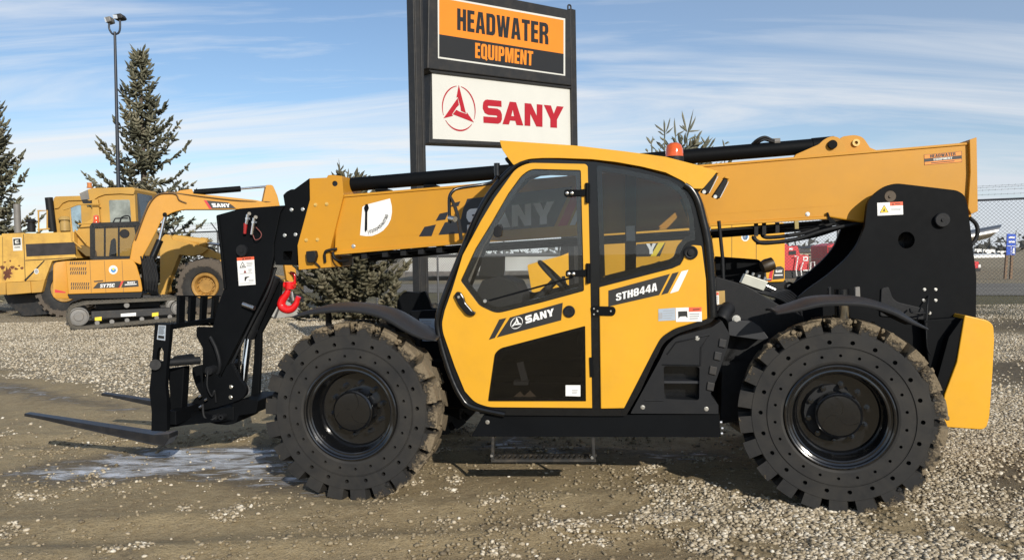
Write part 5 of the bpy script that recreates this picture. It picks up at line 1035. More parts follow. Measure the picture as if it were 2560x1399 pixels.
# ================================================================== SPRUCES
def needle_mat(name, a, b_, c):
    m, nt, out = nodes_of(name); at = N(nt, 'ShaderNodeAttribute', attribute_name='tone')
    tc = N(nt, 'ShaderNodeTexCoord').outputs['Object']
    n = noise_(nt, tc, 3.5, 3); f = math_(nt, 'ADD', math_(nt, 'MULTIPLY', at.outputs['Fac'], .75), math_(nt, 'MULTIPLY', n, .3))
    bs = N(nt, 'ShaderNodeBsdfPrincipled', Roughness=.65); bs.inputs['Specular IOR Level'].default_value = .25
    nt.links.new(ramp(nt, f, [(.15, a), (.5, b_), (.85, c)]), bs.inputs['Base Color']); nt.links.new(bs.outputs[0], out.inputs[0]); return m
NEED = needle_mat('spruce_needles', (.05, .052, .034), (.14, .138, .092), (.27, .25, .175))
NEEDB = needle_mat('blue_spruce_needles', (.045, .05, .036), (.12, .125, .09), (.24, .23, .165))
NEEDC = needle_mat('dark_spruce_needles', (.028, .028, .016), (.078, .072, .042), (.17, .15, .098))
BARK = paint('spruce_bark', (.10, .075, .055), .85, var=.3, scale=6)
def spruce(label, base, H, rad, seed, z0=.05, tw=.30, thick=.045, gap=.30, mat=NEED, shape=.85, leaders=(), dens=1.0, irr=(.62, 1.14)):
    rng = np.random.default_rng(seed); root = thing('spruce_tree', label, 'tree', None, base, group='spruces around the yard')
    b = MB(); b.tube([(0, 0, 0), (0, 0, H * .5), (.02, 0, H * .93)], [H * .016 + .03, H * .009 + .02, .015], 8); b.build('trunk', BARK, root, smooth=60)
    A, D, Ln, Th, To = [], [], [], [], []
    def twig(p, d, l, t, tone): A.append(p); D.append(d); Ln.append(l); Th.append(t); To.append(tone)
    br = MB(); z = H * z0
    while z < H * .965:
        f = 1 - z / H; n = int(rng.integers(5, 8)); ph = rng.uniform(0, 6.28)
        for k in range(n):
            w = ph + k * 2 * math.pi / n + rng.normal(0, .25); L = rad * f ** shape * rng.uniform(*irr) + .08
            el = rng.normal(.05 if f > .5 else .38, .12) - .15 * f; hd = np.array([math.cos(w), math.sin(w), 0]); sd = np.array([-math.sin(w), math.cos(w), 0])
            p0 = np.array([0, 0, z + rng.normal(0, gap * .2)])
            def at(t): return p0 + hd * (L * t) + np.array([0, 0, 1]) * (L * (math.tan(el) * t + (.28 * t * t if f < .9 else .1 * t * t) - .16 * math.sin(t * 3)))
            br.tube([tuple(at(t)) for t in (0, .35, .7, .95)], [.012 + .012 * L, .008 + .008 * L, .008, .004], 4, caps=False)
            bt = rng.uniform(.1, .75); m = max(3, int(L / (tw * .36) * dens))
            for i in range(m):
                t = .1 + .9 * (i + rng.uniform(0, .8)) / m; p = at(t); dr = at(min(1.02, t + .05)) - at(t - .03); dr = dr / np.linalg.norm(dr)
                l = tw * rng.uniform(.6, 1.25) * (1.15 - .45 * t)
                for s_ in (-1, 1):
                    d = dr * rng.uniform(.4, .9) + sd * s_ * rng.uniform(.45, 1) + np.array([0, 0, rng.uniform(-.35, .4)])
                    twig(p, d / np.linalg.norm(d), l, thick * rng.uniform(.75, 1.2), np.clip(bt + rng.normal(0, .16), 0, 1))
                if rng.random() < .55:
                    d = dr * .5 + np.array([rng.normal(0, .3), rng.normal(0, .3), rng.choice([-.9, .8])]); twig(p, d / np.linalg.norm(d), l * .75, thick, np.clip(bt + rng.normal(0, .16), 0, 1))
            e = at(1.0) - at(.9); twig(at(.96), e / np.linalg.norm(e), tw * 1.05, thick * .9, bt)
        z += gap * rng.uniform(.7, 1.25) * (.55 + .6 * f)
    twig(np.array([.02, 0, H * .9]), np.array([0, 0, 1.]), H * .1, thick * .9, .5)
    for k in range(4): w = k * 1.57 + .5; twig(np.array([.02, 0, H * .93]), np.array([math.cos(w) * .6, math.sin(w) * .6, .8]), tw * .7, thick * .8, .5)
    for (p, d, l, t) in leaders: twig(np.array(p), np.array(d) / np.linalg.norm(d), l, t, rng.uniform(.35, .75))
    br.build('branch', BARK, root, recalc=False)
    # each twig: an uneven three-sided brush of needles
    A, D, Ln, Th, To = map(np.array, (A, D, Ln, Th, To)); n = len(A)
    u = np.cross(D, [.31, .42, .85]); u /= np.linalg.norm(u, axis=1)[:, None]; v = np.cross(D, u)
    rings = []; S = 5
    for q, rr_ in ((0.0, .35), (.3, 1.0), (.72, .85)):
        for k in range(S):
            w = k * 2 * math.pi / S; jit = RNG.uniform(.45, 1.35, n); rings.append(A + D * (Ln * q)[:, None] + (u * math.cos(w) + v * math.sin(w)) * (Th * rr_ * jit)[:, None])
    tipv = A + D * Ln[:, None] + RNG.normal(0, .012, (n, 3)); V = np.stack(rings + [tipv], 1); K = V.shape[1]
    fq = [(j * S + k, j * S + (k + 1) % S, (j + 1) * S + (k + 1) % S, (j + 1) * S + k) for j in range(2) for k in range(S)]
    tri = [(a, b2, c) for a, b2, c, d in fq] + [(a, c, d) for a, b2, c, d in fq] + [(2 * S + k, 2 * S + (k + 1) % S, 3 * S) for k in range(S)]
    F_ = (np.arange(n)[:, None, None] * K + np.array(tri)[None]).reshape(-1, 3)
    me = raw_mesh('crown', V.reshape(-1, 3), F_); me.materials.append(mat)
    a = me.attributes.new('tone', 'FLOAT', 'POINT'); a.data.foreach_set('value', np.repeat(To, K).astype(np.float32))
    o = bpy.data.objects.new('crown', me); COL.objects.link(o); o.parent = root; return root
def raw_mesh(name, V, F_):
    me = bpy.data.meshes.new(name); n, m = len(V), len(F_); k = F_.shape[1]
    me.vertices.add(n); me.vertices.foreach_set('co', V.astype(np.float32).ravel()); me.loops.add(m * k); me.polygons.add(m)
    me.loops.foreach_set('vertex_index', F_.astype(np.int32).ravel()); me.polygons.foreach_set('loop_start', np.arange(0, m * k, k, dtype=np.int32))
    me.update(calc_edges=True); return me
def tree_at(px, py_top, d):
    t = at_depth(px, py_top, d); return (at_depth(px, 650, d).x, d, 0), t.z
bs, h = tree_at(352, 117, 31); bs = (at_depth(366, 650, 31).x, 31, 0); spruce('tallest spruce, standing beside the light pole behind the wheel loaders', bs, h, 3.3, 5, .02, .34, .045, .42, NEED, 1.12, dens=1.25, irr=(.42, 1.2))
bs, h = tree_at(-18, 235, 30); spruce('spruce at the left edge of the picture, partly cut off by it', bs, h, 2.1, 11, .02, .34, .045, .40, NEED, .78, dens=1.25, irr=(.45, 1.2))
bs, h = tree_at(850, 452, 24); bs = (at_depth(878, 650, 24).x, 24, 0)
ld_ = []
for x0, y0, x1, y1, t in ((852, 470, 848, 394, .022), (850, 425, 842, 405, .03), (850, 428, 860, 412, .03), (851, 436, 866, 424, .035), (850, 436, 838, 426, .035), (868, 450, 872, 420, .025), (871, 436, 862, 426, .03), (872, 440, 882, 434, .03)):
    a = at_depth(x0, y0, 24) - Vector(bs); e = at_depth(x1, y1, 24) - Vector(bs); ld_.append((tuple(a), tuple(e - a), (e - a).length, t))
spruce('low broad spruce behind the telehandler boom, its skirt spreading above the front fender', bs, h, 2.2, 21, .02, .32, .055, .18, NEEDC, .7, dens=1.35, leaders=ld_)
bs, h = tree_at(1715, 322, 17)
ld_ = []
def shoot(x0, y0, x1, y1, t=.021):
    a = at_depth(x0, y0, 17) - Vector(bs); e = at_depth(x1, y1, 17) - Vector(bs); ld_.append((tuple(a), tuple(e - a), (e - a).length, t))
for s_ in ((1718, 345, 1733, 272), (1716, 325, 1703, 276), (1725, 322, 1741, 290), (1722, 330, 1739, 298), (1718, 330, 1698, 312), (1720, 330, 1752, 326), (1718, 328, 1706, 312), (1662, 345, 1660, 296), (1665, 330, 1677, 292), (1661, 330, 1635, 310), (1665, 335, 1684, 318), (1660, 338, 1645, 328), (1689, 345, 1685, 293), (1690, 340, 1712, 325), (1662, 352, 1648, 342), (1690, 350, 1676, 345),
           (1630, 362, 1615, 341), (1629, 358, 1633, 341), (1630, 350, 1639, 348), (1764, 360, 1751, 340), (1764, 358, 1782, 345), (1812, 370, 1806, 349), (1812, 360, 1825, 354), (1735, 350, 1738, 334), (1720, 350, 1742, 340), (1708, 350, 1700, 335), (1750, 372, 1768, 362), (1640, 375, 1625, 362), (1650, 372, 1662, 355), (1700, 372, 1690, 352), (1770, 378, 1785, 368), (1800, 380, 1812, 368), (1620, 380, 1612, 370), (1735, 365, 1750, 352)): shoot(*s_)
for s_ in ((1660, 410, 1662, 330), (1690, 410, 1689, 335), (1630, 410, 1630, 355), (1764, 410, 1764, 352), (1812, 410, 1812, 360), (1718, 420, 1718, 320)): shoot(*s_, .018)
spruce('young spruce with several pale leader shoots, rising behind the cab roof beacon', bs, h - .35, 1.55, 33, .10, .26, .035, .30, NEEDB, .60, leaders=ld_, dens=.8)

# ================================================================== CHAIN-LINK FENCE
FA, FB = Vector((-15.0, 34.0, 0)), Vector((16.6, 18.5, 0)); fd_ = (FB - FA).normalized(); FL = (FB - FA).length; fn = Vector((-fd_.y, fd_.x, 0))
FEN = Frame((FA.x, FA.y, 0), math.atan2(fd_.y, fd_.x)); FH = 2.95
fence = thing('chain_link_fence', 'long chain-link fence topped with barbed wire, running behind the machines', 'fence', FEN)
FW = paint('galvanised_wire', (.11, .115, .12), .6, .2); FP = paint('fence_post_steel', (.16, .16, .165), .45, .4, var=.2); FRM = paint('dark_rail', (.03, .035, .045), .5)
s_ = .094; tri = [0, 2.094, 4.189]; segs = []
k = -int(FH / s_) - 1
while k * s_ < FL:
    for sg in (1, -1):
        x0 = k * s_; xa, za, xb_, zb_ = (x0, .05, x0 + FH, FH + .05) if sg > 0 else (x0 + FH, .05, x0, FH + .05)
        # clip to the fence length
        pts = []
        for (x, z) in ((xa, za), (xb_, zb_)):
            if x < 0: z = za + (zb_ - za) * (0 - xa) / (xb_ - xa); x = 0
            if x > FL: z = za + (zb_ - za) * (FL - xa) / (xb_ - xa); x = FL
            pts.append((x, z))
        if abs(pts[0][0] - pts[1][0]) > .02: segs.append((*pts[0], *pts[1], .0025 * sg))
    k += 1
S_ = np.array(segs); n = len(S_); d2 = np.stack([S_[:, 2] - S_[:, 0], S_[:, 3] - S_[:, 1]], 1); d2 /= np.linalg.norm(d2, axis=1)[:, None]; V = []
for e in (0, 2):
    for w in tri:
        rr_ = .0040; V.append(np.stack([S_[:, e] - d2[:, 1] * rr_ * math.cos(w), S_[:, 4] + rr_ * math.sin(w), S_[:, e + 1] + d2[:, 0] * rr_ * math.cos(w)], 1))
V = np.stack(V, 1); F_ = (np.arange(n)[:, None, None] * 6 + np.array([(0, 1, 4, 3), (1, 2, 5, 4), (2, 0, 3, 5)])[None]).reshape(-1, 4)
me = raw_mesh('wire_mesh', V.reshape(-1, 3), F_); me.materials.append(FW); o = bpy.data.objects.new('wire_mesh', me); COL.objects.link(o); o.parent = fence
b = MB(); b.cyl((0, .03, FH + .05), (FL, .03, FH + .05), .028, 10); b.build('top_rail', FRM, fence, smooth=60)
def fence_x(px):
    p = FEN.P(px, 650, 0); return p.x
xs = [fence_x(2095) + i * 2.6 for i in range(-13, 6)]
for x in xs:
    if not 0 <= x <= FL: continue
    b = MB(); b.cyl((x, .06, -.1), (x, .06, FH + .06), .036, 12); ps = b.build('fence_post', FP, fence, smooth=60)
    b = MB(); b.bar((x, .06, FH + .05), (x, -.28, FH + .40), .03, .03); b.bar((x, .06, FH + .05), (x, .40, FH + .40), .03, .03); b.build('barb_arm', FP, ps)
for y, z in ((-.07, FH + .18), (-.17, FH + .29), (-.27, FH + .39), (.39, FH + .39)):
    b = MB(); b.cyl((0, y, z), (FL, y, z), .0045, 4)
    for i in range(int(FL / .14)): x = i * .14; b.bar((x, y, z - .022), (x + .015, y, z + .022), .005, .005)
    b.build('barbed_wire', FW, fence)

# ================================================================== FAR THINGS
def far_box(b, px, d, t, m=0): b.prism([at_depth(x, y, d) for x, y in px], (0, t, 0), m)
LR = paint('locomotive_red', (.58, .022, .03), .45, var=.1, dirt=.12); LWH = flatm('loco_white', (.8, .8, .78), .5); LBK = flatm('loco_black', (.02, .02, .02), .7)
def loco(label, d, body, parts, group=None):
    c = at_depth(body[0][0], 715, d); root = thing('locomotive', label, 'locomotive', None, (c.x, d, 0)); O = Vector((c.x, d, 0))
    A = lambda px, dd=0: [at_depth(x, y, d + dd) - O for x, y in px]
    b = MB(); b.prism(A(body), (0, 3.0, 0)); b.build('body', LR, root, bevel=.03)
    for nm, px, mt, dy, t in parts:
        b = MB(); pts = A(px, dy); b.prism(pts, (0, t, 0)); b.build(nm, mt, root)
    return root, A
lc, A = loco('red locomotive seen through the fence, with white bent handrails at its steps', 52,
    [(1940, 612), (1966, 609), (1972, 616), (1994, 614), (2000, 636), (2022, 638), (2022, 676), (1940, 676)],
    [('cab_window', [(1972, 628), (1990, 626), (1990, 636), (1972, 637)], LBK, -.03, .02), ('number_board', [(1973, 620), (1982, 619), (1982, 624), (1973, 625)], LWH, -.03, .02), ('nose_emblem', [(2008, 641), (2020, 641), (2020, 652), (2008, 652)], LWH, -.03, .02), ('nose_stripe', [(2011, 644), (2017, 644), (2017, 649), (2011, 649)], LR, -.05, .02),
     ('underframe', [(1940, 677), (2140, 676), (2140, 690), (2048, 694), (1940, 696)], LBK, .1, 2.8), ('side_sill', [(2008, 674), (2070, 673.5), (2070, 676), (2008, 677)], LWH, -.1, .05)])
for p in ([(1986, 640), (1995, 641), (1990, 672), (1992, 690)], [(2008, 655), (2002, 672), (2004, 688)], [(2025, 690), (2027, 656), (2036, 654), (2037, 676), (2035, 690)]):
    b = MB(); b.tube(A(p, -.25), .04, 6); b.build('handrail', LWH, lc)
b = MB()
for x in (2040, 2052, 2062): b.tube(A([(x, 650), (x, 674)], -.2), .025, 4)
b.tube(A([(2030, 648), (2066, 645)], -.2), .025, 4); b.build('side_rail', LBK, lc)
loco('red locomotive with a dark upper grille, half hidden by the black tower of the telehandler', 54,
    [(2068, 614), (2080, 611), (2096, 607), (2150, 604), (2230, 605), (2230, 676), (2070, 676)],
    [('radiator_grille', [(2071, 618), (2225, 612), (2225, 632), (2072, 635)], paint('dark_red_grille', (.12, .016, .018), .7, var=.4), -.03, .02), ('shield_emblem', [(2075, 639), (2080, 639), (2080, 645), (2077, 648), (2075, 645)], LWH, -.03, .02), ('door_panel', [(2084, 640), (2090, 640), (2090, 674), (2084, 674)], paint('loco_red_dark', (.22, .012, .016), .5), -.03, .02), ('underframe', [(2070, 677), (2230, 676), (2230, 692), (2070, 694)], LBK, .1, 2.8)])
loco('small glimpse of a red locomotive end at the right edge of the black tower', 60, [(2395, 655), (2447, 653), (2449, 670), (2395, 672)],
    [('headlamp', [(2446, 662), (2452, 661), (2452, 668), (2446, 669)], LWH, -.05, .1), ('underframe', [(2395, 673), (2452, 671), (2450, 690), (2395, 692)], LBK, .1, 2.5)])
ROOFM = [paint('roof_grey_a', (.10, .10, .105), .8), paint('roof_grey_b', (.07, .07, .075), .8), paint('roof_brown', (.12, .10, .09), .8)]
WALLM = [paint('house_cream', (.55, .50, .40), .8), paint('house_white', (.62, .62, .60), .8), paint('house_tan', (.42, .36, .28), .8)]
def house(label, x0, x1, ye, yr, yb, d, k):
    c = at_depth((x0 + x1) / 2, yb, d); root = thing('house', label, 'house', None, (c.x, d, 0)); O = Vector((c.x, d, 0)); A = lambda x, y, dd=0: at_depth(x, y, d + dd) - O
    b = MB(); b.prism([A(x0, yb), A(x1, yb), A(x1, ye), A(x0, ye)], (0, 8, 0)); b.build('wall', WALLM[k], root)
    w = (x1 - x0) * .08; b = MB(); e0, e1, r0_, r1_ = A(x0 - w, ye + .6), A(x1 + w, ye + .6), A(x0 + (x1 - x0) * .3, yr), A(x0 + (x1 - x0) * .7, yr)
    b.add([e0 - Y0 * .6, e1 - Y0 * .6, e1 + Y0 * 8.6, e0 + Y0 * 8.6, r0_ + Y0 * 4, r1_ + Y0 * 4], [(0, 1, 5, 4), (1, 2, 5), (2, 3, 4, 5), (3, 0, 4), (0, 3, 2, 1)]); b.build('roof', ROOFM[k], root)
    for i in range(2):
        u = x0 + (x1 - x0) * (.25 + .4 * i); b = MB(); b.prism([A(u, ye + (yb - ye) * .55, -.05), A(u + (x1 - x0) * .16, ye + (yb - ye) * .55, -.05), A(u + (x1 - x0) * .16, ye + (yb - ye) * .25, -.05), A(u, ye + (yb - ye) * .25, -.05)], (0, .04, 0)); b.build('window', LBK, root)
house('far house with a dark hipped roof, left of its neighbour, beyond the first red locomotive', 1986, 2018, 619, 612, 640, 240, 1)
house('largest far house with a dark hipped roof, between the two red locomotives', 2026, 2070, 620, 611, 645, 230, 0)
house('low far house with a brown roof, in front of the larger roofs between the locomotives', 1998, 2034, 630, 622, 650, 215, 2)
for i, (x0, x1, y0, y1, d, lb) in enumerate(((2437, 2454, 622, 636, 160, 'white trailer nearest the black tower, far beyond the field'), (2458, 2488, 623, 637, 165, 'longest white trailer, in the middle of the far row'), (2494, 2518, 627, 637, 170, 'white trailer just left of the blue road sign, far away'), (2300, 2330, 622, 636, 170, 'white trailer hidden behind the black tower'))):
    if i == 3: continue
    c = at_depth((x0 + x1) / 2, y1, d); root = thing('trailer', lb, 'trailer', None, (c.x, d, 0), group='white trailers beyond the field'); O = Vector((c.x, d, 0)); A = lambda x, y, dd=0: at_depth(x, y, d + dd) - O
    b = MB(); b.prism([A(x0, y1 - 2), A(x1, y1 - 2), A(x1, y0), A(x0, y0)], (0, 2.6, 0)); b.build('box_body', LWH, root)
    for u in (.15, .8):
        q = A(x0 + (x1 - x0) * u, y1 - 1); b = MB(); b.cyl(q, q + Y0 * .3, .5, 12); b.build('wheel', LBK, root)
    b = MB(); b.prism([A(x0 + 2, y0 + 3, -.05), A(x0 + 5, y0 + 3, -.05), A(x0 + 5, y0 + 7, -.05), A(x0 + 2, y0 + 7, -.05)], (0, .04, 0)); b.build('window', LBK, root)
c = at_depth(1120, 700, 62); wb = thing('warehouse', 'pale grey low building beyond the road, seen between the sign post and the cab', 'building', None, (c.x, 62, 0)); A = lambda x, y, dd=0: at_depth(x, y, 62 + dd) - Vector((c.x, 62, 0))
b = MB(); b.prism([A(1012, 688), A(1400, 684), A(1400, 636), A(1012, 640)], (0, 14, 0)); b.build('wall', paint('weathered_concrete', (.48, .48, .46), .85, var=.25, dirt=.3, scale=.3), wb)
b = MB(); b.prism([A(1010, 640, -.3), A(1402, 636, -.3), A(1402, 632, -.3), A(1010, 636, -.3)], (0, 14.6, 0)); b.build('roof', ROOFM[0], wb)
b = MB(); b.prism([A(1012, 690, -.4), A(1400, 686, -.4), A(1400, 676, -.4), A(1012, 679, -.4)], (0, .4, 0)); b.build('plinth', paint('dark_plinth', (.13, .12, .11), .9, var=.4), wb)
c = at_depth(2526, 695, 44); bsn = thing('road_sign', 'blue roadside service sign on two brown wooden posts beyond the road', 'sign', None, (c.x, 44, 0)); A = lambda x, y, dd=0: at_depth(x, y, 44 + dd) - Vector((c.x, 44, 0))
b = MB(); b.prism([A(2518, 584), A(2540, 585), (A(2538, 637)), A(2516, 637)], (0, .06, 0)); sp_ = b.build('sign_panel', flatm('sign_blue', (.01, .075, .50), .5), bsn)
for y in (591, 602): b = MB(); b.prism([A(2522, y, -.02), A(2537, y, -.02), A(2537, y + 4.5, -.02), A(2522, y + 4.5, -.02)], (0, .01, 0)); b.build('white_bar', LWH, sp_)
b = MB(); b.prism([A(2517, 614, -.02), A(2539, 614, -.02), A(2539, 615.2, -.02), A(2517, 615.2, -.02)], (0, .01, 0)); b.prism([A(2527.5, 615, -.02), A(2528.5, 615, -.02), A(2528, 637, -.02), A(2527, 637, -.02)], (0, .01, 0)); b.prism([A(2533, 619, -.02), A(2536, 617, -.02), A(2537, 634, -.02), A(2531, 633, -.02)], (0, .01, 0)); b.build('white_symbol', LWH, sp_)
for x0, x1 in ((2517, 2512.5), (2530, 2526.5)): b = MB(); b.bar(A(x0, 630, .1), A(x1, 697, .1), .12, .12); b.build('sign_post', paint('brown_post', (.20, .13, .08), .8), bsn)
# distant snowy strip of low building at the field edge
c = at_depth(2480, 640, 140); tr_ = thing('low_barn', 'long low white building at the far edge of the field, below the trailers', 'building', None, (c.x, 140, 0)); A = lambda x, y: at_depth(x, y, 140) - Vector((c.x, 140, 0))
b = MB(); b.prism([A(2380, 648), A(2520, 645), A(2520, 637), A(2380, 641)], (0, 6, 0)); b.build('wall', LWH, tr_); b = MB(); b.prism([A(2379, 641), A(2521, 637), A(2521, 636), A(2379, 639.6)], (-.0, 6.3, .2)); b.build('roof', LWH, tr_)
# far belt of bare trees
V, F_ = [], []; rr_ = np.random.default_rng(4); nb = 0
for i in range(5200):
    d = rr_.uniform(260, 420); x = rr_.uniform(-1.0, 1.2) * d; hh = rr_.uniform(2.0, 7.5) * (0.6 + .5 * math.sin(x * .02) ** 2); z = rr_.uniform(0, hh); r_ = rr_.uniform(.5, 1.6)
    if -.9 < x / d < -.35 and rr_.random() < .5: continue
    p = np.array([x, d, z]); q = rr_.normal(0, r_, (3, 3)); V += [p + q[0], p + q[1], p + q[2]]; F_.append((nb, nb + 1, nb + 2)); nb += 3
me = raw_mesh('far_trees', np.array(V), np.array(F_)); me.materials.append(paint('far_tree_grey', (.085, .085, .075), .9, var=.4, scale=.02)); o = bpy.data.objects.new('far_trees', me); COL.objects.link(o); o['kind'] = 'stuff'; tag(o, 'distant grey-green belt of bushes and bare trees along the horizon', 'trees')
# ================================================================== GROUND
def axis(lo, hi, st, far, grow=1.35):
    a = list(np.arange(lo, hi + 1e-6, st)); s = st
    while a[-1] < far: s *= grow; a.append(a[-1] + s)
    s = st
    while a[0] > -far: s *= grow; a.insert(0, a[0] - s)
    return np.array(a)
gx = axis(-6.5, 7.5, .05, 3000); gy = axis(3.0, 12.5, .05, 3000)
GXX, GYY = np.meshgrid(gx, gy)
def vnoise(x, y, sc, seed):
    "smooth value noise, vectorised"
    x = x * sc + seed * 17.3; y = y * sc + seed * 9.1; xi = np.floor(x); yi = np.floor(y); fx = x - xi; fy = y - yi; fx = fx * fx * (3 - 2 * fx); fy = fy * fy * (3 - 2 * fy)
    def h(a, b): v = np.sin(a * 127.1 + b * 311.7 + seed) * 43758.5453; return v - np.floor(v)
    return (h(xi, yi) * (1 - fx) + h(xi + 1, yi) * fx) * (1 - fy) + (h(xi, yi + 1) * (1 - fx) + h(xi + 1, yi + 1) * fx) * fy
def fbm(x, y, sc, seed, o=4): return sum(vnoise(x, y, sc * 2 ** i, seed + i) * .5 ** i for i in range(o)) / sum(.5 ** i for i in range(o))
def sdist(x, y, poly):
    "signed distance to a polygon, positive inside"
    P = np.array(poly); ins = np.zeros(x.shape, bool); d = np.full(x.shape, 1e9); n = len(P)
    for i in range(n):
        a, b_ = P[i], P[(i + 1) % n]; ab = b_ - a; t = np.clip(((x - a[0]) * ab[0] + (y - a[1]) * ab[1]) / (ab @ ab), 0, 1)
        d = np.minimum(d, np.hypot(x - a[0] - t * ab[0], y - a[1] - t * ab[1]))
        c = ((a[1] > y) != (b_[1] > y)) & (x < ab[0] * (y - a[1]) / (ab[1] + 1e-12) + a[0]); ins ^= c
    return np.where(ins, d, -d)
GP = lambda pts: [tuple(ground(*p)[:2]) for p in pts]
Z_BACK = GP([(-500, 935), (0, 928), (120, 945), (260, 970), (380, 985), (620, 975), (1100, 1010), (1500, 1060), (2000, 1090), (2400, 1060)]) + [(40, 8), (60, 200), (-200, 200), (-60, 9)]
Z_RIGHT = GP([(1400, 1300), (1520, 1285), (1620, 1255), (1720, 1205), (1880, 1235), (2100, 1285), (2330, 1180), (2400, 1080), (2700, 960), (2900, 1200), (2700, 1420), (2200, 1440), (1900, 1420), (1700, 1360), (1500, 1330)])
Z_R2 = GP([(2330, 1010), (2420, 900), (2560, 800), (2800, 800), (3000, 1100), (2400, 1300), (2250, 1290)])
Z_ICE = [GP([(-60, 1190), (120, 1160), (330, 1125), (560, 1105), (690, 1090), (730, 1180), (790, 1245), (690, 1222), (560, 1190), (430, 1185), (250, 1215), (80, 1210)]), GP([(-60, 930), (60, 950), (200, 985), (420, 1030), (250, 1020), (60, 990), (-60, 975)]), GP([(-60, 1340), (300, 1345), (420, 1375), (350, 1420), (-60, 1420)]),
         GP([(1160, 1100), (1300, 1090), (1500, 1120), (1850, 1110), (1880, 1150), (1500, 1150), (1250, 1140)])]
Z_DARK = [GP([(2440, 905), (2560, 900), (2640, 950), (2480, 960)]), GP([(2400, 1180), (2480, 1120), (2640, 1110), (2640, 1230), (2440, 1250)]), GP([(2420, 800), (2640, 790), (2640, 830), (2430, 835)])]  # shadow patches painted into the far-right ground, plus one of dark brown mud
def smooth(d, w): return np.clip(d / w * .5 + .5, 0, 1)
def masks(x, y):
    n1 = fbm(x, y, 1.6, 3) - .5; n2 = fbm(x, y, .5, 9) - .5; n3 = fbm(x, y, 5, 21, 3) - .5
    back = smooth(sdist(x, y, Z_BACK) + n1 * 1.3 + n2 * .8, .35)
    right = smooth(sdist(x, y, Z_RIGHT) + n1 * .75 + n3 * .5, .35) * np.clip(.86 + n1 * 2.8 + n3 * 2.2, .0, 1); r2 = smooth(sdist(x, y, Z_R2) + n1 * .6 + n3 * .3, .3)
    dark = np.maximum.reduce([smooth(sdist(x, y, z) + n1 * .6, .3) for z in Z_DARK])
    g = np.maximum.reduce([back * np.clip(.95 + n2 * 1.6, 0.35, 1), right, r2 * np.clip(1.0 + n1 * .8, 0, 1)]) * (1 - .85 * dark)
    sc = np.clip((fbm(x, y, 2.6, 41) - .66) * 8, 0, .5); g = np.maximum(g, sc * (y < 9))
    ice = np.maximum.reduce([smooth(sdist(x, y, z) + n1 * .5, .3) * k for z, k in zip(Z_ICE, (1, .7, .45, .8))])
    return g, ice, dark
g, ice, dark = masks(GXX, GYY)
near = (np.abs(GXX) < 9) & (GYY > 2) & (GYY < 16)
hz = np.where(near, (fbm(GXX, GYY, .9, 5) - .5) * .05 + (fbm(GXX, GYY, 4.5, 8) - .5) * .028 * (1 - ice * .8), 0)
# tyre ruts and pressed soil round the contact patches
for wx in (0, WB):
    c = T.W((wx, .18, 0)); r_ = np.hypot(GXX - c.x, GYY - c.y); hz = hz * np.clip((r_ - .15) / .5, 0, 1); hz += .018 * np.exp(-((r_ - .42) / .13) ** 2)
# worn wheel tracks curving in from the lower left toward the front wheel
for x0_, y0_, k_, cv in ((-1.2, 5.35, .10, .012), (-1.2, 4.75, .06, .010), (0, 7.6, -.06, .006)):
    yy = y0_ + k_ * (GXX - x0_) + cv * (GXX - x0_) ** 2; q_ = (GYY - yy) / .17; pr = np.exp(-q_ ** 2) * 1.0 - .55 * np.exp(-((np.abs(q_) - 1.9) / .6) ** 2)
    hz -= np.where(near, .028 * pr * smooth(1.6 - GXX, 1.2) * (.6 + .8 * vnoise(GXX, GYY, 1.3, 77)), 0)
hz -= .012
NV = GXX.size; V = np.stack([GXX.ravel(), GYY.ravel(), hz.ravel()], 1); nx, ny = len(gx), len(gy)
ii = np.arange(NV).reshape(ny, nx); F_ = np.stack([ii[:-1, :-1].ravel(), ii[:-1, 1:].ravel(), ii[1:, 1:].ravel(), ii[1:, :-1].ravel()], 1)
me = raw_mesh('ground', V, F_); me.shade_smooth()
t = (GXX - FA.x) * fn.x + (GYY - FA.y) * fn.y            # metres beyond the fence line
nb_ = fbm(GXX, GYY, .25, 2) - .5
grass = smooth(t - 1.2 + nb_ * 2, 1.0) * (1 - smooth(t - 24 , 1.0)); field = smooth(t - 24, 1.5)
for nm, a in (('gravel', g), ('ice', ice), ('dark', dark), ('grass', grass), ('field', field)):
    at_ = me.attributes.new(nm, 'FLOAT', 'POINT'); at_.data.foreach_set('value', a.astype(np.float32).ravel())
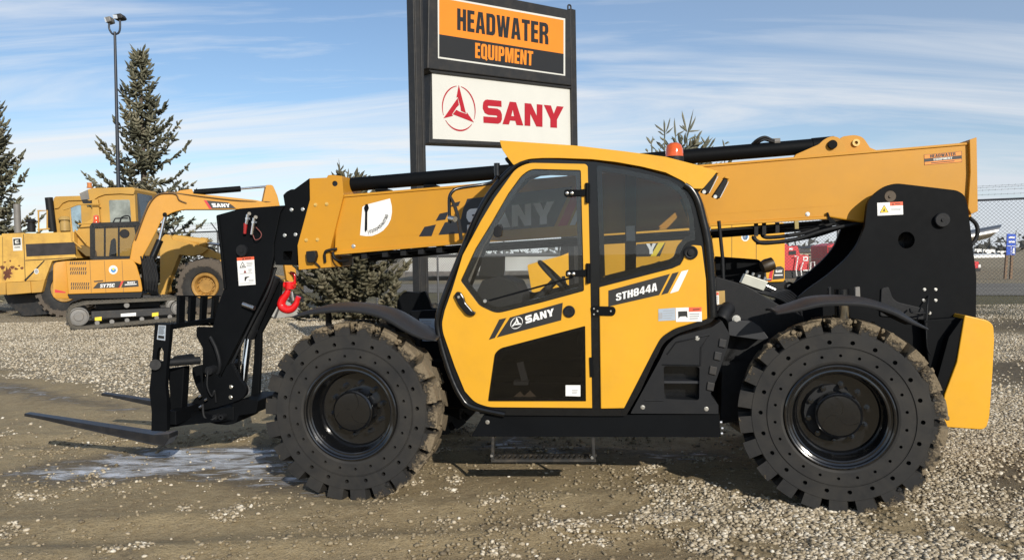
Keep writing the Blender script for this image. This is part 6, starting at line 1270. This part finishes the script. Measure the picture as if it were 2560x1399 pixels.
def ground_mat():
    m, nt, out = nodes_of('yard_ground'); tc = N(nt, 'ShaderNodeTexCoord').outputs['Object']; A_ = lambda n: N(nt, 'ShaderNodeAttribute', attribute_name=n).outputs['Fac']
    n1 = noise_(nt, tc, 1.3, 8, .62); n2 = noise_(nt, tc, 14, 8, .7); n3 = noise_(nt, tc, 60, 5, .7)
    mud = mixc(nt, ramp(nt, n1, [(.32, 0), (.68, 1)]), (.25, .188, .104), (.40, .31, .172)); mud = mixc(nt, math_(nt, 'MULTIPLY', ramp(nt, n2, [(.42, 0), (.62, 1)]), .6), mud, (.43, .345, .21)); mud = mixc(nt, math_(nt, 'MULTIPLY', ramp(nt, n3, [(.5, 0), (.62, 1)]), .5), mud, (.15, .12, .075))
    vo = N(nt, 'ShaderNodeTexVoronoi', Scale=30.0, Randomness=1.0); nt.links.new(tc, vo.inputs['Vector'])
    ve = N(nt, 'ShaderNodeTexVoronoi', Scale=30.0, feature='DISTANCE_TO_EDGE'); nt.links.new(tc, ve.inputs['Vector'])
    sp = N(nt, 'ShaderNodeSeparateColor'); nt.links.new(vo.outputs['Color'], sp.inputs[0])
    st = ramp(nt, sp.outputs[0], [(.0, (.24, .19, .12)), (.35, (.44, .36, .23)), (.7, (.62, .52, .36)), (1, (.76, .68, .53))])
    gap_ = ramp(nt, ve.outputs['Distance'], [(.0, .14), (.16, 1)]); st = mixc(nt, 1.0, st, gap_, 'MULTIPLY')
    gm = math_(nt, 'MULTIPLY', ramp(nt, math_(nt, 'ADD', A_('gravel'), math_(nt, 'MULTIPLY', math_(nt, 'SUBTRACT', n2, .5), 1.3)), [(.38, 0), (.62, 1)]), ramp(nt, math_(nt, 'ADD', sp.outputs[1], math_(nt, 'MULTIPLY', A_('gravel'), .8)), [(.35, 0), (.5, 1)]))
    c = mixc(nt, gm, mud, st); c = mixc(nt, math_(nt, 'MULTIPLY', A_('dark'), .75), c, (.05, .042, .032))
    # streaky ice along the drift of the meltwater
    mp = N(nt, 'ShaderNodeMapping'); mp.inputs['Scale'].default_value = (1.3, 3.4, 1); mp.inputs['Rotation'].default_value = (0, 0, .25); nt.links.new(tc, mp.inputs[0])
    ni = noise_(nt, mp.outputs[0], 2.2, 9, .68, .6); im = ramp(nt, math_(nt, 'ADD', math_(nt, 'MULTIPLY', A_('ice'), .62), math_(nt, 'MULTIPLY', math_(nt, 'SUBTRACT', ni, .5), 1.7)), [(.42, 0), (.70, 1)])
    wet = ramp(nt, math_(nt, 'ADD', A_('ice'), math_(nt, 'MULTIPLY', math_(nt, 'SUBTRACT', ni, .5), 1.0)), [(.3, 0), (.6, 1)])
    c = mixc(nt, math_(nt, 'MULTIPLY', wet, .55), c, (.06, .056, .052)); c = mixc(nt, math_(nt, 'MULTIPLY', im, .85), c, (.64, .68, .74))
    gr = mixc(nt, n2, (.075, .068, .028), (.20, .17, .085)); fl = mixc(nt, noise_(nt, tc, .12, 5), (.25, .20, .125), (.36, .30, .20))
    c = mixc(nt, A_('grass'), c, gr); c = mixc(nt, A_('field'), c, fl)
    b = N(nt, 'ShaderNodeBsdfPrincipled'); b.inputs['Specular IOR Level'].default_value = .3; nt.links.new(c, b.inputs['Base Color'])
    nt.links.new(math_(nt, 'SUBTRACT', .92, math_(nt, 'ADD', math_(nt, 'MULTIPLY', im, .55), math_(nt, 'MULTIPLY', wet, .12))), b.inputs['Roughness'])
    hgt = math_(nt, 'ADD', math_(nt, 'MULTIPLY', math_(nt, 'MULTIPLY', ve.outputs['Distance'], gm), 1.6), math_(nt, 'MULTIPLY', math_(nt, 'ADD', n2, math_(nt, 'MULTIPLY', n3, .5)), math_(nt, 'SUBTRACT', 1.0, math_(nt, 'MULTIPLY', im, .9))))
    bp = N(nt, 'ShaderNodeBump', Strength=.9, Distance=.03); nt.links.new(hgt, bp.inputs['Height']); nt.links.new(bp.outputs[0], b.inputs['Normal']); nt.links.new(b.outputs[0], out.inputs[0]); return m
me.materials.append(ground_mat()); go = bpy.data.objects.new('ground', me); COL.objects.link(go); go['kind'] = 'structure'
# road beyond the fence
b = MB(); P0, P1 = FA - fd_ * 300, FB + fd_ * 300
for a_, e_, mt in ((10.5, 22, 0), (16.0, 16.15, 1)):
    z = .008 + .004 * mt; b.add([P0 + fn * a_ + Vector((0, 0, z)), P1 + fn * a_ + Vector((0, 0, z)), P1 + fn * e_ + Vector((0, 0, z)), P0 + fn * e_ + Vector((0, 0, z))], [(0, 1, 2, 3)], mt)
o = b.build('road', [paint('worn_asphalt', (.20, .185, .16), .95, var=.15, scale=.4, dirt=.2, spec=.1), flatm('road_line', (.5, .48, .4), .8)]); o['kind'] = 'structure'

# ================================================================== LOOSE STONES AND CLODS
ico = bmesh.new(); bmesh.ops.create_icosphere(ico, subdivisions=1, radius=1); iv = np.array([v.co[:] for v in ico.verts]); ifc = np.array([[v.index for v in f.verts] for f in ico.faces]); ico.free()
def stones(N_, dlo, dhi, dens, smin, smax, tone, seed, name, label, bias=2.2):
    r_ = np.random.default_rng(seed); d = np.sqrt(r_.uniform(dlo ** 2, dhi ** 2, N_)); x = r_.uniform(-.70, .70, N_) * d
    g_, i_, k_ = masks(x, d); keep = r_.random(N_) < dens(g_, i_, k_, x, d); x, d, g_ = x[keep], d[keep], g_[keep]; n = len(x)
    s = smin + (smax - smin) * r_.random(n) ** bias; var = np.array([iv * np.random.default_rng(seed + k).uniform(.72, 1.25, (12, 1)) for k in range(10)])
    sh = var[r_.integers(0, 10, n)]; a = r_.uniform(0, 6.28, n); ca, sa = np.cos(a), np.sin(a); ax_ = np.stack([r_.uniform(.8, 1.35, n), r_.uniform(.65, 1.0, n), r_.uniform(.45, .8, n)], 1)
    P = sh * ax_[:, None, :] * s[:, None, None]; tl = r_.normal(0, .25, n)[:, None]; P = np.stack([P[..., 0], P[..., 1] * np.cos(tl) - P[..., 2] * np.sin(tl), P[..., 1] * np.sin(tl) + P[..., 2] * np.cos(tl)], -1)
    Q = np.stack([P[..., 0] * ca[:, None] - P[..., 1] * sa[:, None], P[..., 0] * sa[:, None] + P[..., 1] * ca[:, None], P[..., 2]], -1)
    ix = np.clip(np.searchsorted(gx, x), 1, nx - 1); iy = np.clip(np.searchsorted(gy, d), 1, ny - 1); zz = hz[iy, ix]
    Q += np.stack([x, d, zz + s * ax_[:, 2] * r_.uniform(.15, .55, n)], 1)[:, None, :]
    F_ = (np.arange(n)[:, None, None] * 12 + ifc[None]).reshape(-1, 3); me = raw_mesh(name, Q.reshape(-1, 3), F_)
    at_ = me.attributes.new('tone', 'FLOAT', 'POINT'); at_.data.foreach_set('value', np.repeat(tone(r_, n, g_), 12).astype(np.float32))
    o = bpy.data.objects.new(name, me); COL.objects.link(o); o['kind'] = 'stuff'; o['label'] = label; o['category'] = name.replace('_', ' '); print(name, n); return o
def stone_mat():
    m, nt, out = nodes_of('river_gravel'); at_ = N(nt, 'ShaderNodeAttribute', attribute_name='tone').outputs['Fac']; tc = N(nt, 'ShaderNodeTexCoord').outputs['Object']
    c = ramp(nt, at_, [(.0, (.12, .095, .06)), (.3, (.26, .21, .13)), (.5, (.38, .315, .215)), (.75, (.56, .49, .37)), (1, (.74, .69, .58))])
    c = mixc(nt, math_(nt, 'MULTIPLY', ramp(nt, noise_(nt, tc, 90, 4, .7), [(.4, 0), (.7, 1)]), .45), c, (.26, .21, .14))
    b = N(nt, 'ShaderNodeBsdfPrincipled', Roughness=.75); nt.links.new(c, b.inputs['Base Color']); nt.links.new(b.outputs[0], out.inputs[0]); return m
SM = stone_mat()
o = stones(560000, 4.2, 9.6, lambda g_, i_, k_, x, d: np.clip(np.clip((g_ - .18) * 1.3, 0, 1) ** 1.3 * .80 * (1 - .85 * i_) + .004, 0, 1) * np.where(d > 7.5, .55, 1), .004, .021, lambda r_, n, g_: np.clip(r_.normal(.53, .25, n), 0, 1), 5, 'gravel', 'loose cream and tan river gravel scattered over the yard')
o.data.materials.append(SM)
o = stones(170000, 9.6, 25, lambda g_, i_, k_, x, d: np.clip(g_ ** 1.5 * .75, 0, 1), .010, .026, lambda r_, n, g_: np.clip(r_.normal(.66, .2, n), 0, 1), 6, 'gravel', 'paler river gravel bed stretching back behind the machine to the fence')
o.data.materials.append(SM)
o = stones(90000, 4.2, 8.5, lambda g_, i_, k_, x, d: np.clip(.33 * (1 - g_ * .7) * (1 - i_), 0, 1) * np.clip((fbm(x, d, 2.4, 61) - .40) * 4, .08, 1), .005, .022, lambda r_, n, g_: np.clip(r_.normal(.24, .12, n), 0, 1), 9, 'mud_clods', 'crumbled brown mud clods in the trodden foreground', 3.0)
o.data.materials.append(SM)

# ================================================================== SKY AND SUN
SUN_AZ, SUN_EL = R(22), R(23)
w = bpy.data.worlds.new('World'); scene.world = w; w.use_nodes = True; nt = w.node_tree; nt.nodes.clear()
out = nt.nodes.new('ShaderNodeOutputWorld'); bg = nt.nodes.new('ShaderNodeBackground'); sky = nt.nodes.new('ShaderNodeTexSky')
sky.sky_type = 'NISHITA'; sky.sun_disc = False; sky.sun_elevation = SUN_EL; sky.sun_rotation = math.pi - SUN_AZ; sky.air_density = 1.0; sky.dust_density = .6; sky.ozone_density = 2.3; sky.altitude = 900
tc = N(nt, 'ShaderNodeTexCoord').outputs['Generated']; sp = N(nt, 'ShaderNodeSeparateXYZ'); nt.links.new(tc, sp.inputs[0])
zc = math_(nt, 'ADD', math_(nt, 'MAXIMUM', sp.outputs[2], 0.0), .16); cb = N(nt, 'ShaderNodeCombineXYZ')
nt.links.new(math_(nt, 'DIVIDE', sp.outputs[0], zc), cb.inputs[0]); nt.links.new(math_(nt, 'DIVIDE', sp.outputs[1], zc), cb.inputs[1])
mp = N(nt, 'ShaderNodeMapping'); mp.inputs['Rotation'].default_value = (0, 0, R(17)); mp.inputs['Scale'].default_value = (.36, 1.8, 1); nt.links.new(cb.outputs[0], mp.inputs[0])
n1 = noise_(nt, mp.outputs[0], 1.25, 10, .60, .7); n2 = noise_(nt, cb.outputs[0], .55, 4, .5)
right = math_(nt, 'MULTIPLY', math_(nt, 'ADD', sp.outputs[0], .12), .55)
lowc = math_(nt, 'MULTIPLY', math_(nt, 'SUBTRACT', .16, sp.outputs[2]), 1.2)
cl = ramp(nt, math_(nt, 'ADD', math_(nt, 'ADD', math_(nt, 'MULTIPLY', n1, 1.0), math_(nt, 'MULTIPLY', n2, .15)), math_(nt, 'MAXIMUM', lowc, -.08)), [(.47, 0), (.72, 1)])
CLOUD = (7.0, 7.2, 7.4)
veil = math_(nt, 'MULTIPLY', math_(nt, 'ADD', right, .05), .9, clamp=True)
c = mixc(nt, math_(nt, 'MAXIMUM', math_(nt, 'MULTIPLY', cl, .88), 0.0), sky.outputs[0], CLOUD)
c = mixc(nt, veil, c, (3.6, 4.3, 5.4))
nt.links.new(c, bg.inputs[0]); bg.inputs[1].default_value = .125; nt.links.new(bg.outputs[0], out.inputs[0])
sl_ = bpy.data.lights.new('sun', 'SUN'); sl_.energy = 4.4; sl_.angle = R(.53); sl_.color = (1, .93, .82)
so = bpy.data.objects.new('sun', sl_); COL.objects.link(so)
sd_ = Vector((-math.sin(SUN_AZ) * math.cos(SUN_EL), math.cos(SUN_AZ) * math.cos(SUN_EL), -math.sin(SUN_EL))); so.rotation_euler = sd_.to_track_quat('-Z', 'Y').to_euler(); so.location = (5, -10, 12)
scene.view_settings.view_transform = 'Standard'; scene.view_settings.look = 'None'; scene.view_settings.exposure = 0; scene.view_settings.gamma = 1
scene.cycles.use_denoising = True
scene.cycles.transparent_max_bounces = 24; scene.cycles.max_bounces = 8; scene.cycles.caustics_reflective = False; scene.cycles.caustics_refractive = False
